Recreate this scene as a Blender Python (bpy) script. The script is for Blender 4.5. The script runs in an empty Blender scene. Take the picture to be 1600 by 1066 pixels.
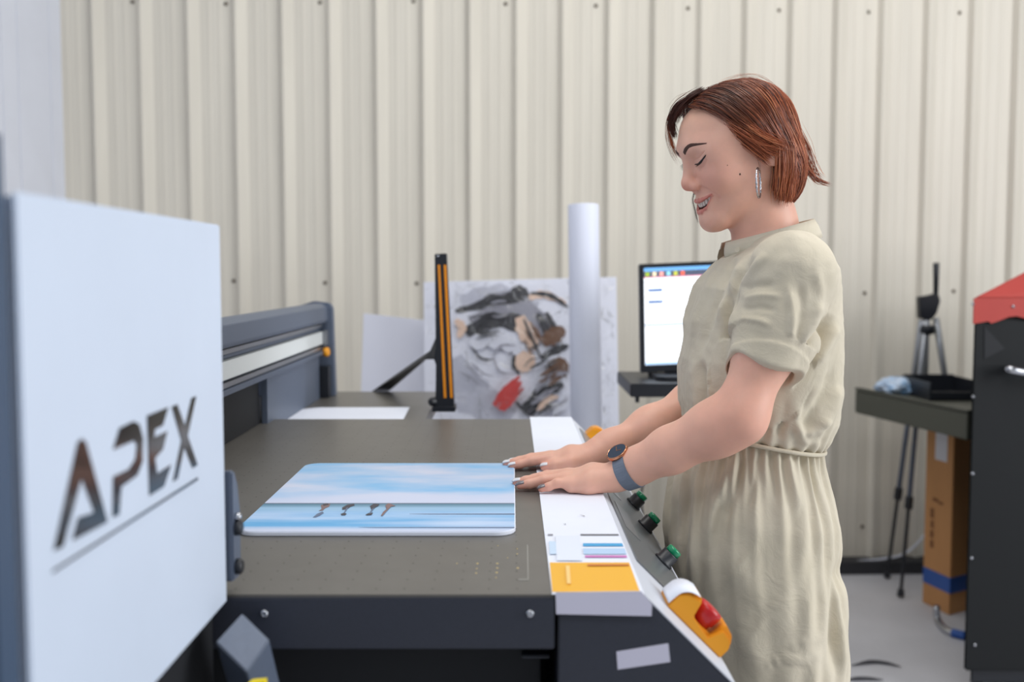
import bpy, bmesh, math, random
import numpy as np
from mathutils import Vector, Matrix
random.seed(7); rng = np.random.default_rng(7)
scene = bpy.context.scene
COL = scene.collection

# ------------------------------------------------------------------ camera
TILT = math.radians(3.79); FPX = 1600.0; CAMZ = 1.34
cam_d = bpy.data.cameras.new('camera'); cam = bpy.data.objects.new('camera', cam_d); COL.objects.link(cam)
cam.location = (0, 0, CAMZ); cam.rotation_euler = (math.radians(90) - TILT, 0, 0)
cam_d.sensor_width = 36.0; cam_d.lens = 36.0; cam_d.clip_start = 0.02
cam_d.dof.use_dof = True; cam_d.dof.focus_distance = 1.50; cam_d.dof.aperture_fstop = 3.4
scene.camera = cam

# ------------------------------------------------------------------ light
world = bpy.data.worlds.new('world'); scene.world = world; world.use_nodes = True
bg = world.node_tree.nodes['Background']; bg.inputs[0].default_value = (0.86, 0.93, 1.0, 1); bg.inputs[1].default_value = 0.33
def area(name, loc, target, sx, sy, power, col):
    l = bpy.data.lights.new(name, 'AREA'); l.shape = 'RECTANGLE'; l.size = sx; l.size_y = sy; l.energy = power; l.color = col
    o = bpy.data.objects.new(name, l); COL.objects.link(o); o.location = loc
    o.rotation_euler = (Vector(target) - Vector(loc)).to_track_quat('-Z', 'Y').to_euler()
    return o
area('loading_door_daylight', (4.6, 0.5, 2.3), (0.2, 2.2, 1.2), 2.8, 3.0, 185, (0.96, 0.98, 1.0))
area('overhead_light', (0.4, 1.6, 4.3), (0.4, 1.6, 0), 2.4, 0.8, 50, (1.0, 0.97, 0.92))
area('overhead_light', (1.2, 3.2, 4.3), (1.2, 3.6, 0), 2.4, 0.8, 24, (1.0, 0.97, 0.92))
area('overhead_light', (-0.2, -0.9, 4.3), (0.2, 2.0, 0.6), 2.6, 1.2, 40, (0.95, 0.97, 1.0))  # unseen front fill, added high behind the camera to brighten the near side
scene.view_settings.view_transform = 'Standard'; scene.view_settings.look = 'None'
scene.view_settings.exposure = -0.1; scene.view_settings.gamma = 1.0; scene.view_settings.use_curve_mapping = False

# ------------------------------------------------------------------ projection helpers (photo pixel -> place in the room)
_c, _s = math.cos(TILT), math.sin(TILT)
def ray(px, py):
    u = (px - 800) / FPX; v = (533 - py) / FPX
    return np.array((u, _c + v * _s, -_s + v * _c))
def at(px, py, Y):
    d = ray(px, py); return np.array((0, 0, CAMZ)) + d * (Y / d[1])
def onz(px, py, z):
    d = ray(px, py); return np.array((0, 0, CAMZ)) + d * ((z - CAMZ) / d[2])
def onx(px, py, X):
    d = ray(px, py); return np.array((0, 0, CAMZ)) + d * (X / d[0])
def onplane(px, py, p, n):
    d = ray(px, py); o = np.array((0, 0, CAMZ)); n = np.array(n, float)
    return o + d * (np.dot(np.array(p) - o, n) / np.dot(d, n))
def topix(P):
    P = np.asarray(P, float); x = P[..., 0]; y = P[..., 1]; z = P[..., 2] - CAMZ
    dep = y * _c - z * _s; up = y * _s + z * _c
    return 800 + FPX * x / dep, 533 - FPX * up / dep

# ------------------------------------------------------------------ materials
def lin(c):
    c = [v / 255.0 for v in c]
    return tuple(v / 12.92 if v <= 0.04045 else ((v + 0.055) / 1.055) ** 2.4 for v in c) + (1.0,)
def mat(name, rgb, rough=0.5, metal=0.0, var=0.0, vscale=6.0, vstretch=(1, 1, 1), bump=0.0, bscale=200.0, bdist=0.001,
        emit=0.0, spec=0.5, coat=0.0, sss=0.0, attr=None, rgb2=None, detail=4.0):
    m = bpy.data.materials.new(name); m.use_nodes = True; nt = m.node_tree; N = nt.nodes; L = nt.links
    b = N['Principled BSDF']
    b.inputs['Base Color'].default_value = lin(rgb); b.inputs['Roughness'].default_value = rough
    b.inputs['Metallic'].default_value = metal; b.inputs['Specular IOR Level'].default_value = spec
    b.inputs['Coat Weight'].default_value = coat
    tc = N.new('ShaderNodeTexCoord'); mp = N.new('ShaderNodeMapping'); mp.inputs['Scale'].default_value = vstretch
    L.new(tc.outputs['Object'], mp.inputs[0])
    col = None
    if attr:
        a = N.new('ShaderNodeAttribute'); a.attribute_name = attr; col = a.outputs['Color']; L.new(col, b.inputs['Base Color'])
    if var > 0 or rgb2:
        t = N.new('ShaderNodeTexNoise'); t.inputs['Scale'].default_value = vscale; t.inputs['Detail'].default_value = detail
        t.inputs['Roughness'].default_value = 0.6
        L.new(mp.outputs[0], t.inputs['Vector'])
        mx = N.new('ShaderNodeMix'); mx.data_type = 'RGBA'
        rp = N.new('ShaderNodeMapRange'); rp.inputs[1].default_value = 0.3; rp.inputs[2].default_value = 0.7
        L.new(t.outputs['Fac'], rp.inputs[0]); L.new(rp.outputs[0], mx.inputs[0])
        if rgb2:
            mx.inputs[6].default_value = lin(rgb); mx.inputs[7].default_value = lin(rgb2)
        elif col:
            h1 = N.new('ShaderNodeHueSaturation'); h1.inputs['Value'].default_value = 1 - var; L.new(col, h1.inputs['Color'])
            h2 = N.new('ShaderNodeHueSaturation'); h2.inputs['Value'].default_value = 1 + var; L.new(col, h2.inputs['Color'])
            L.new(h1.outputs[0], mx.inputs[6]); L.new(h2.outputs[0], mx.inputs[7])
        else:
            c = lin(rgb); mx.inputs[6].default_value = tuple(v * (1 - var) for v in c[:3]) + (1,)
            mx.inputs[7].default_value = tuple(min(1, v * (1 + var)) for v in c[:3]) + (1,)
        L.new(mx.outputs[2], b.inputs['Base Color'])
    if bump > 0:
        t2 = N.new('ShaderNodeTexNoise'); t2.inputs['Scale'].default_value = bscale; t2.inputs['Detail'].default_value = 3.0
        L.new(mp.outputs[0], t2.inputs['Vector'])
        bp = N.new('ShaderNodeBump'); bp.inputs['Strength'].default_value = bump; bp.inputs['Distance'].default_value = bdist
        L.new(t2.outputs['Fac'], bp.inputs['Height']); L.new(bp.outputs[0], b.inputs['Normal'])
    if emit > 0:
        b.inputs['Emission Color'].default_value = lin(rgb); b.inputs['Emission Strength'].default_value = emit
    if sss > 0:
        b.inputs['Subsurface Weight'].default_value = sss; b.inputs['Subsurface Radius'].default_value = (1.0, 0.35, 0.2)
        b.inputs['Subsurface Scale'].default_value = 0.008
    return m
M = {}
M['wall'] = mat('cream_sheet_metal', (214, 208, 195), 0.5, var=0.05, vscale=2.2, vstretch=(6, 1, 0.4), rgb2=None, bump=0.15, bscale=14, bdist=0.002)
M['wall_white'] = mat('white_sandwich_panel', (222, 226, 238), 0.45, var=0.03, vscale=3)
M['seam'] = mat('panel_seam_grey', (120, 125, 138), 0.7)
M['screw'] = mat('weathered_screw', (92, 80, 66), 0.5, 0.4)
M['floor'] = mat('grey_concrete', (196, 196, 202), 0.55, var=0.09, vscale=2.2, bump=0.15, bscale=60)
M['baseboard'] = mat('black_rubber_skirting', (46, 46, 50), 0.7)
M['bed'] = mat('brushed_grey_bed', (106, 103, 99), 0.36, 0.25, var=0.06, vscale=22, vstretch=(1, 1, 1), bump=0.05, bscale=500, bdist=0.0004)
M['navy'] = mat('dark_slate_powder_coat', (50, 53, 64), 0.45, var=0.06, vscale=300, bump=0.12, bscale=900, bdist=0.0003)
M['black'] = mat('black_plastic', (28, 31, 38), 0.4)
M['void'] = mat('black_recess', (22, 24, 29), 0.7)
M['slate'] = mat('slate_blue_metal', (92, 102, 120), 0.45, 0.1, var=0.04, vscale=200)
M['slate_dark'] = mat('dark_blue_grey_plate', (66, 84, 108), 0.5, 0.05)
M['cover'] = mat('white_powder_coat', (204, 215, 232), 0.5, var=0.02, vscale=6)
M['gloss_black'] = mat('gloss_black_vinyl', (18, 19, 23), 0.12, spec=0.6)
M['steel'] = mat('polished_steel', (190, 192, 198), 0.22, 1.0)
M['alu'] = mat('extruded_aluminium', (160, 163, 168), 0.35, 0.8)
M['belt_white'] = mat('white_belt', (226, 230, 230), 0.5)
M['paper'] = mat('white_paper', (232, 236, 248), 0.6, var=0.015, vscale=10)
M['tape'] = mat('lilac_white_tape', (214, 211, 228), 0.5)
M['yellow'] = mat('signal_yellow', (236, 158, 30), 0.42)
M['orange'] = mat('orange_stripe', (226, 140, 24), 0.45)
M['red'] = mat('red_button', (186, 30, 34), 0.3)
M['green'] = mat('green_lens', (0, 138, 92), 0.15, coat=0.5)
M['cardboard'] = mat('cardboard', (188, 136, 86), 0.75, var=0.06, vscale=14, vstretch=(1, 1, .2))
M['blue_tape'] = mat('blue_tape', (42, 84, 158), 0.4)
M['olive'] = mat('olive_grey_metal', (72, 74, 66), 0.5)
M['red_metal'] = mat('red_painted_metal', (172, 58, 50), 0.55, var=0.04, vscale=9)
M['charcoal'] = mat('charcoal_metal', (24, 26, 28), 0.6, spec=0.25, var=0.05, vscale=100)
M['ink_dark'] = mat('ink_dark', (52, 52, 58), 0.6)
M['brown'] = mat('ink_brown', (104, 72, 52), 0.6)
M['tan'] = mat('ink_tan', (226, 196, 176), 0.6)
M['ink_grey'] = mat('ink_grey', (150, 150, 162), 0.6)
M['ink_red'] = mat('ink_red', (196, 60, 58), 0.6)

# ------------------------------------------------------------------ mesh helpers
WLOC = {}
def _finish(name, me, material, parent, smooth):
    n = len(me.vertices); co = np.empty(n * 3); me.vertices.foreach_get('co', co); co = co.reshape(-1, 3)
    c = (co.min(0) + co.max(0)) / 2
    if parent is None: c[2] = co[:, 2].min()
    me.vertices.foreach_set('co', (co - c).ravel())
    if smooth: me.polygons.foreach_set('use_smooth', [True] * len(me.polygons))
    o = bpy.data.objects.new(name, me); COL.objects.link(o)
    if material is not None: me.materials.append(material)
    WLOC[o.name] = c
    o.location = c if parent is None else c - WLOC[parent.name]
    o.parent = parent
    me.update()
    return o
def mk(name, verts, faces, material, parent=None, smooth=False):
    me = bpy.data.meshes.new(name); me.from_pydata([tuple(map(float, v)) for v in verts], [], [tuple(map(int, f)) for f in faces]); me.update()
    return _finish(name, me, material, parent, smooth)
def from_bm(name, bm, material, parent=None, smooth=False):
    bmesh.ops.recalc_face_normals(bm, faces=bm.faces)
    me = bpy.data.meshes.new(name); bm.to_mesh(me); bm.free()
    return _finish(name, me, material, parent, smooth)
def hull8(name, P, material, parent=None, bevel=0.0015, seg=2):
    """P: 8 corners, bottom loop 4 then top loop 4"""
    bm = bmesh.new(); v = [bm.verts.new(tuple(map(float, p))) for p in P]
    for f in ((3, 2, 1, 0), (4, 5, 6, 7), (0, 1, 5, 4), (1, 2, 6, 5), (2, 3, 7, 6), (3, 0, 4, 7)): bm.faces.new([v[i] for i in f])
    if bevel > 0: bmesh.ops.bevel(bm, geom=bm.edges[:], offset=bevel, segments=seg, affect='EDGES', clamp_overlap=True)
    return from_bm(name, bm, material, parent, False)
def box(name, x0, x1, y0, y1, z0, z1, material, parent=None, bevel=0.0015, seg=2):
    return hull8(name, [(x0, y0, z0), (x1, y0, z0), (x1, y1, z0), (x0, y1, z0), (x0, y0, z1), (x1, y0, z1), (x1, y1, z1), (x0, y1, z1)], material, parent, bevel, seg)
def prism(name, poly, ext, material, parent=None, bevel=0.0):
    """poly: list of 3D points (planar), ext: extrusion vector"""
    bm = bmesh.new(); ext = np.array(ext, float)
    a = [bm.verts.new(tuple(map(float, p))) for p in poly]; b = [bm.verts.new(tuple(map(float, np.array(p) + ext))) for p in poly]
    n = len(a); bm.faces.new(a); bm.faces.new(b[::-1])
    for i in range(n): bm.faces.new((a[i], b[i], b[(i + 1) % n], a[(i + 1) % n]))
    bmesh.ops.recalc_face_normals(bm, faces=bm.faces)
    if bevel > 0: bmesh.ops.bevel(bm, geom=bm.edges[:], offset=bevel, segments=2, affect='EDGES', clamp_overlap=True)
    bmesh.ops.triangulate(bm, faces=[f for f in bm.faces if len(f.verts) > 4])
    return from_bm(name, bm, material, parent, False)
def frame(d, hint=(0, 0, 1)):
    d = np.array(d, float); d /= np.linalg.norm(d); h = np.array(hint, float)
    if abs(np.dot(d, h)) > 0.97: h = np.array((1.0, 0, 0))
    a = np.cross(h, d); a /= np.linalg.norm(a); return a, np.cross(d, a), d
def lathe(name, p, axis, prof, material, parent=None, seg=24, smooth=True):
    """prof: list of (radius, height along axis) - closed by caps"""
    a, b, d = frame(axis); p = np.array(p, float); V = []; Fc = []
    for r, h in prof:
        for i in range(seg):
            t = 2 * math.pi * i / seg; V.append(p + d * h + (a * math.cos(t) + b * math.sin(t)) * r)
    for k in range(len(prof) - 1):
        for i in range(seg): Fc.append((k * seg + i, k * seg + (i + 1) % seg, (k + 1) * seg + (i + 1) % seg, (k + 1) * seg + i))
    Fc.append(tuple(range(seg))[::-1]); Fc.append(tuple((len(prof) - 1) * seg + i for i in range(seg)))
    o = mk(name, V, Fc, material, parent, False)
    if smooth:
        for f in o.data.polygons: f.use_smooth = len(f.vertices) == 4
        md = None
    return o
def cyl(name, p0, p1, r0, r1, material, parent=None, seg=20):
    p0 = np.array(p0, float); p1 = np.array(p1, float); d = p1 - p0; L = np.linalg.norm(d)
    e = min(0.0012, r0 * 0.3, L * 0.3)
    return lathe(name, p0, d, [(r0 - e, 0), (r0, e), (r1, L - e), (max(r1 - e, 1e-4), L)], material, parent, seg)
def sweep_geo(pts, radii, seg=10, hint=(0, 0, 1), flat=(1, 1)):
    pts = np.array(pts, float); n = len(pts); V = []; Fc = []
    tan = np.gradient(pts, axis=0); a0 = None
    for i in range(n):
        d = tan[i] / (np.linalg.norm(tan[i]) + 1e-12)
        if a0 is None: a, b, d = frame(d, hint)
        else:
            a = a0 - d * np.dot(a0, d); a /= np.linalg.norm(a); b = np.cross(d, a)
        a0 = a
        for k in range(seg):
            t = 2 * math.pi * k / seg; V.append(pts[i] + (a * math.cos(t) * flat[0] + b * math.sin(t) * flat[1]) * radii[i])
    for i in range(n - 1):
        for k in range(seg): Fc.append((i * seg + k, i * seg + (k + 1) % seg, (i + 1) * seg + (k + 1) % seg, (i + 1) * seg + k))
    Fc.append(tuple(range(seg))[::-1]); Fc.append(tuple((n - 1) * seg + k for k in range(seg)))
    return V, Fc
def tube(name, pts, r, material, parent=None, seg=10, hint=(0, 0, 1), flat=(1, 1), sub=0):
    pts = np.array(pts, float)
    if sub: pts = spline(pts, sub)
    radii = [r] * len(pts) if np.isscalar(r) else np.interp(np.linspace(0, 1, len(pts)), np.linspace(0, 1, len(r)), r)
    V, Fc = sweep_geo(pts, radii, seg, hint, flat)
    return mk(name, V, Fc, material, parent, True)
def spline(P, n):
    P = np.array(P, float); P = np.vstack((2 * P[0] - P[1], P, 2 * P[-1] - P[-2])); out = []
    for i in range(1, len(P) - 2):
        t = np.linspace(0, 1, n, endpoint=False)[:, None]; a, b, c, d = P[i - 1], P[i], P[i + 1], P[i + 2]
        out.append(0.5 * ((2 * b) + (-a + c) * t + (2 * a - 5 * b + 4 * c - d) * t ** 2 + (-a + 3 * b - 3 * c + d) * t ** 3))
    out.append(P[-2][None]); return np.vstack(out)
def rrect(x0, x1, y0, y1, r, n=6):
    out = []
    for cx, cy, a in ((x1 - r, y1 - r, 0), (x0 + r, y1 - r, 90), (x0 + r, y0 + r, 180), (x1 - r, y0 + r, 270)):
        for i in range(n + 1):
            t = math.radians(a + 90 * i / n); out.append((cx + r * math.cos(t), cy + r * math.sin(t)))
    return out
def empty(name, loc, label=None, cat=None, group=None):
    o = bpy.data.objects.new(name, None); COL.objects.link(o); o.location = loc; o.empty_display_size = 0.05
    WLOC[o.name] = np.array(loc, float); tag(o, label, cat, group); return o
def tag(o, label=None, cat=None, group=None, kind=None):
    if label: o['label'] = label
    if cat: o['category'] = cat
    if group: o['group'] = group
    if kind: o['kind'] = kind
    return o

# ------------------------------------------------------------------ the setting
WROT = math.tan(math.radians(2.0)); WY0 = 4.525
WN = np.array((WROT, -1.0, 0)); WN /= np.linalg.norm(WN)          # normal towards the camera
def wally(X): return WY0 + X * WROT
def onwall(px, py): return onplane(px, py, (0, WY0, 0), WN)
floor = tag(box('floor', -2.6, 4.6, -1.6, 5.2, -0.08, 0, M['floor'], None, 0), 'pale grey concrete workshop floor', kind='structure')
PITCH = onwall(1582, 165)[0] - onwall(147, 165)[0]; PITCH /= 20; X0 = onwall(147, 165)[0]
wb = box('wall_back', -2.05, 4.5, WY0 + 0.30, WY0 + 0.34, 0, 3.6, M['wall'], None, 0); tag(wb, 'corrugated cream metal wall', kind='structure')
def rib_profile(k):
    x = X0 + k * PITCH - 0.010
    q = [(0, 0), (0.018, 0.024), (0.024, 0.024), (0.066, 0.0)]
    for c in (0.105, 0.152): q += [(c - 0.008, 0), (c - 0.004, 0.0016), (c + 0.004, 0.0016), (c + 0.008, 0)]
    return [(x + a * (PITCH / 0.2045), d) for a, d in q]
for s in range(-1, 8):
    prof = []
    for k in range(s * 4 - 0, s * 4 + 4): prof += rib_profile(k)
    xe = X0 + (s * 4 + 4) * PITCH - 0.0105; prof.append((xe, 0))
    prof = [p for p in prof if -1.93 <= p[0] <= 4.45]
    if len(prof) < 3: continue
    if s == -1: prof = [(-1.93, 0)] + prof
    V = []; Fc = []
    for x, d in prof:
        for z in (0.0, 3.6):
            V.append((x, wally(x) - d - 0.001 * (s % 2), z))
    n = len(prof)
    for i in range(n - 1): Fc.append((2 * i, 2 * i + 2, 2 * i + 3, 2 * i + 1))
    mk('cladding_sheet', V, Fc, M['wall'], wb)
pts = [(207, 3), (353, 6), (500, 4), (646, 2), (790, 6), (931, 9), (1075, 13), (1217, 16), (1357, 19), (1499, 20),
       (365, 439), (508, 442), (651, 443), (1209, 450), (1351, 458), (1490, 455), (1347, 823), (1204, 822), (1489, 826)]
for i, p in enumerate(pts):
    c = onwall(*p) ; lathe('screw', c - np.array((0, -0.002, 0)), WN, [(0.0085, 0), (0.0085, 0.003), (0.006, 0.004), (0.0058, 0.009), (0.004, 0.010)], M['screw'], wb, 10)
tag(box('baseboard_back', -1.9, 4.4, WY0 - 0.10, WY0 + 0.02, 0, 0.055, M['baseboard'], None, 0.002), 'black skirting at the foot of the corrugated wall', kind='structure')
o = bpy.data.objects['baseboard_back']
for v in o.data.vertices: v.co.y += (v.co.x + o.location.x) * WROT
# left side wall of white panels
XL = -1.93
wl = tag(box('wall_left', XL - 0.09, XL - 0.006, -1.5, wally(XL), 0, 3.6, M['seam'], None, 0), 'white sandwich panel side wall', kind='structure')
ys = [onx(100, 160, XL)[1] - 0.003, onx(80, 160, XL)[1], onx(30, 160, XL)[1]]
yy = ys[:]
while yy[-1] > -1.2: yy.append(yy[-1] - (0.13 if len(yy) % 2 else 0.285))
for a, b in zip(yy[:-1], yy[1:]): box('wall_panel', XL - 0.01, XL, b + 0.002, a - 0.002, 0, 3.6, M['wall_white'], wl, 0.0015)
# ------------------------------------------------------------------ flatbed printer
T = 1.015                                             # height of the printing bed
YF = 1.017; YB = 2.27; XR = 0.043
pr = empty('flatbed_printer', (-0.3, 1.6, 0), 'large dark flatbed printer with gantry, grey bed and white APEX end cover', 'printer')
bed = box('bed', -0.86, XR, YF, YB, T - 0.014, T, M['bed'], pr, 0.0012)
box('bed_core', -0.86, XR, YF + 0.006, YB - 0.002, T - 0.055, T - 0.0145, M['navy'], pr, 0.001)
fas = box('fascia', -0.80, XR, YF - 0.004, YF + 0.005, T - 0.055, T - 0.0025, M['navy'], pr, 0.0015)
for px in (413, 828):
    c = at(px, 959, YF - 0.004); lathe('screw', c, (0, -1, 0), [(0.0042, -0.001), (0.0042, 0.001), (0.0034, 0.0024), (0.0016, 0.003), (0.0014, 0.002)], M['steel'], fas, 16)
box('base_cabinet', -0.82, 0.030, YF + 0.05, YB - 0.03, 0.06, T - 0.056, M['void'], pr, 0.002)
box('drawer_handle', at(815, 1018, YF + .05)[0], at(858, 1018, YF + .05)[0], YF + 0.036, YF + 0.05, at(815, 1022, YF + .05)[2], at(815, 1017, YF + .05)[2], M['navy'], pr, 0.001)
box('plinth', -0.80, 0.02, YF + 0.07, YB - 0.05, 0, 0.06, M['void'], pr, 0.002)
# marks printed on the bed
def quad_on_bed(name, pxs, material, parent, dz=0.0004, z=T):
    P = [onz(x, y, z) for x, y in pxs]; return prism(name, [p + np.array((0, 0, dz)) for p in P], (0, 0, -dz * 0.9), material, parent)
M['pale_mark'] = mat('pale_registration_mark', (150, 148, 142), 0.5); M['gold_dot'] = mat('gold_dot', (222, 196, 132), 0.4)
quad_on_bed('registration_line', [(823.2, 852), (824.8, 852), (826, 906), (824.4, 906)], M['pale_mark'], bed)
quad_on_bed('registration_line', [(810, 905.5), (826, 905.5), (826, 907), (810, 907)], M['pale_mark'], bed)
quad_on_bed('registration_line', [(806.5, 655), (807.2, 655), (836, 905), (835, 905)], M['pale_mark'], bed) if False else None
for px, py, r in ((714, 881, .9), (746, 881, 1.5), (745, 889, 1), (744, 896, 1.2), (777, 881, 1.5), (777, 888, 1.3), (776, 895, 1.5), (809, 888, 1.5), (778, 853, .8), (808, 858, .9), (808, 866, 1), (793, 872, .7), (775, 903, .8)):
    lathe('alignment_dot', onz(px, py, T) - np.array((0, 0, .0001)), (0, 0, 1), [(r * .0009, 0), (r * .0009, 0.0005)], M['gold_dot'], bed, 8)
M['hole'] = mat('vacuum_hole', (58, 56, 54), 0.8)
hv = []
for i in range(26):
    for j in range(40):
        x = -0.72 + i * 0.029; y = YF + 0.02 + j * 0.031
        c = np.array((x, y, T + 0.00025)); b = len(hv)
        hv += [c + np.array((math.cos(a) * .0011, math.sin(a) * .0011, 0)) for a in np.linspace(0, 2 * math.pi, 7)[:-1]]
ho = mk('vacuum_hole', hv, [tuple(range(6 * k, 6 * k + 6)) for k in range(len(hv) // 6)], M['hole'], bed); ho['kind'] = 'stuff'

# console on the right: flat top, 45 degree control slope
XC = 0.131; XE = 0.232
prof = [(0.047, T), (XC, T), (XE, T - (XE - XC)), (XE, 0.0), (0.047, 0.0)]
con = prism('console_body', [(x, YF + 0.003, z) for x, z in prof], (0, YB - YF + 0.03, 0), M['navy'], pr, 0.0015)
SN = np.array((1, 0, 1)) / math.sqrt(2); SD = np.array((1, 0, -1)) / math.sqrt(2)      # slope normal, slope-down direction
def onslope(px, py, off=0.0): return onplane(px, py, np.array((XC, 0, T)) + SN * off, SN)
def slope_pt(s, y, h=0.0): return np.array((XC, y, T)) + SD * s + SN * h
def slope_box(name, s0, s1, y0, y1, h0, h1, material, parent, bevel=0.001):
    return hull8(name, [slope_pt(s0, y0, h0), slope_pt(s1, y0, h0), slope_pt(s1, y1, h0), slope_pt(s0, y1, h0),
                        slope_pt(s0, y0, h1), slope_pt(s1, y0, h1), slope_pt(s1, y1, h1), slope_pt(s0, y1, h1)], material, parent, bevel)
M['pale_grey'] = mat('pale_grey_powder_coat', (196, 200, 210), 0.45)
M['mid_grey'] = mat('satin_grey_panel', (128, 133, 138), 0.3, 0.55)
slope_box('slope_plate', 0.004, 0.140, YF + 0.004, YB + 0.03, 0.0, 0.0016, M['pale_grey'], pr)
cp = slope_box('control_panel', 0.020, 0.128, 1.185, 2.22, 0.0017, 0.0034, M['mid_grey'], pr, 0.0006)
for y0 in (1.37, 1.62): slope_box('label_plate', 0.030, 0.058, y0, y0 + .16, 0.0035, 0.0041, M['alu'], cp, 0.0002)
for y in (1.385, 1.578, 1.735, 1.93, 2.10):
    c = slope_pt(0.1045, y, 0.0034)
    bt = lathe('push_button', c, SN, [(0.0145, 0), (0.0145, 0.003), (0.0125, 0.004), (0.0125, 0.0165), (0.0115, 0.0175)], M['black'], cp, 24)
    lathe('button_lens', c + SN * 0.017, SN, [(0.0105, 0), (0.0105, 0.007), (0.0095, 0.0085), (0.004, 0.0092)], M['green'], bt, 24)
def estop(y0, s0, sticker=True, name='emergency_stop'):
    L = 0.082; Wd = 0.050
    # side profile in (s, h): low base, tall guard ends
    def pt(s, y, h): return slope_pt(s0 + s, y, 0.0017 + h)
    prof = [(0, 0), (0, 0.020), (0.004, 0.026), (0.010, 0.030), (0.022, 0.033), (0.026, 0.029), (0.027, 0.010), (0.060, 0.010), (0.062, 0.026), (0.064, 0.030), (0.076, 0.026), (0.082, 0.018), (0.082, 0)]
    h = prism(name, [pt(s, y0 + 0.006, hh) for s, hh in prof], (0, Wd - 0.012, 0), M['yellow'], pr, 0.001)
    lo = [(0, 0), (0, 0.018), (0.008, 0.026), (0.024, 0.030), (0.029, 0.012), (0.056, 0.007), (0.063, 0.024), (0.076, 0.022), (0.082, 0.014), (0.082, 0)]
    prism('guard_wall', [pt(s, y0, hh) for s, hh in lo], (0, 0.0058, 0), M['yellow'], h, 0.0012)
    prism('guard_wall', [pt(s, y0 + Wd - 0.0058, hh) for s, hh in lo], (0, 0.0058, 0), M['yellow'], h, 0.0012)
    lathe('stop_button', pt(0.0435, y0 + Wd / 2 - .004, 0.0102), SN, [(0.0125, 0), (0.0128, 0.004), (0.0150, 0.006), (0.0152, 0.018), (0.0140, 0.0212), (0.009, 0.0222)], M['red'], h, 28)
    if sticker:
        b = spline([pt(-0.0025, 0, 0.004), pt(-0.0012, 0, 0.019), pt(0.0035, 0, 0.0270), pt(0.010, 0, 0.0312), pt(0.018, 0, 0.0333)], 5)
        V = []
        for p in b:
            for yy_ in (y0 - 0.002, y0 + 0.046): V.append((p[0], yy_, p[2]))
        n = len(b); o = mk('paper_sticker', V, [(2 * i, 2 * i + 1, 2 * i + 3, 2 * i + 2) for i in range(n - 1)], M['paper'], h, True)
        md = o.modifiers.new('s', 'SOLIDIFY'); md.thickness = 0.0006; md.offset = 1
e1 = onslope(1078, 985)
estop(1.085, 0.050)
estop(2.235, 0.045, False)
# paper label on the console front
Pl = [at(x, y, YF + 0.0035) for x, y in ((963, 1018), (1044, 1005), (1047, 1034), (965, 1046))]
prism('paper_sticker', Pl, (0, -0.0012, 0), M['tape'], con)

# gantry ------------------------------------------------------------
XB = -0.525; GZ = T - 0.02
gy0, gy1 = 0.60, 2.86
cap = prism('beam_cover', [(XB - 0.20, gy0 + 0.42, z) if False else (x, gy0 + 0.42, z) for x, z in ((XB - 0.22, 1.19), (XB - 0.015, 1.19), (XB - 0.015, 1.205), (XB + 0.010, 1.205), (XB + 0.012, 1.212), (XB + 0.010, 1.246), (XB - 0.006, 1.256), (XB - 0.03, 1.256), (XB - 0.22, 1.195))], (0, gy1 - gy0 - 0.42, 0), M['slate'], pr, 0.001)
box('beam', XB - 0.20, XB - 0.0155, gy0 + 0.42, gy1, 1.115, 1.189, M['slate'], pr, 0.001)
for z0, z1, x1, m_ in ((1.190, 1.199, -0.004, 'alu'), (1.1815, 1.1885, -0.009, 'slate'), (1.128, 1.138, -0.002, 'alu'), (1.116, 1.126, 0.004, 'slate')):
    box('guide_rail', XB - 0.0135, XB + x1, gy0 + 0.43, gy1 - 0.01, z0, z1, M[m_], pr, 0.0008)
box('drive_belt', XB - 0.0135, XB + 0.001, gy0 + 0.43, gy1 - 0.012, 1.1445, 1.1785, M['belt_white'], pr, 0.0006)
gp = prism('gantry_side_panel', [(XB - 0.004, y, z) for y, z in ((2.20, GZ), (2.80, GZ), (2.80, 1.115), (2.20, 1.115))], (-0.012, 0, 0), M['slate'], pr, 0.0008)
box('under_beam_shade_block', XB - 0.20, XB - 0.02, gy0 + 0.44, 2.19, T + 0.0005, 1.1145, M['void'], pr, 0)  # solid black block stands in for the shade of the open gap below the beam
ep = prism('end_post', [(x, gy1, z) for x, z in ((XB - 0.22, GZ), (XB + 0.028, GZ), (XB + 0.022, 1.243), (XB + 0.014, 1.256), (XB - 0.03, 1.262), (XB - 0.22, 1.20))], (0, 0.035, 0), M['slate'], pr, 0.002)
box('cable_block', XB - 0.016, XB + 0.018, gy1 - 0.045, gy1 - 0.001, GZ + 0.001, 1.082, M['black'], pr, 0.001)
box('belt_clamp', XB + 0.0012, XB + 0.012, gy1 - 0.035, gy1 - 0.0005, 1.139, 1.182, M['alu'], pr, 0.002)
lathe('belt_tensioner', (XB + 0.003, gy1 - 0.028, 1.122), (1, -0.3, 0), [(0.006, 0), (0.013, 0.002), (0.013, 0.012), (0.009, 0.015)], M['yellow'], pr, 16)
box('rear_bed', -0.86, -0.205, YB + 0.004, 2.975, GZ - 0.03, GZ, M['bed'], pr, 0.001)
box('rear_frame', -0.84, -0.26, YB - 0.02, 2.92, 0.0, GZ - 0.031, M['void'], pr, 0.002)
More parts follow.
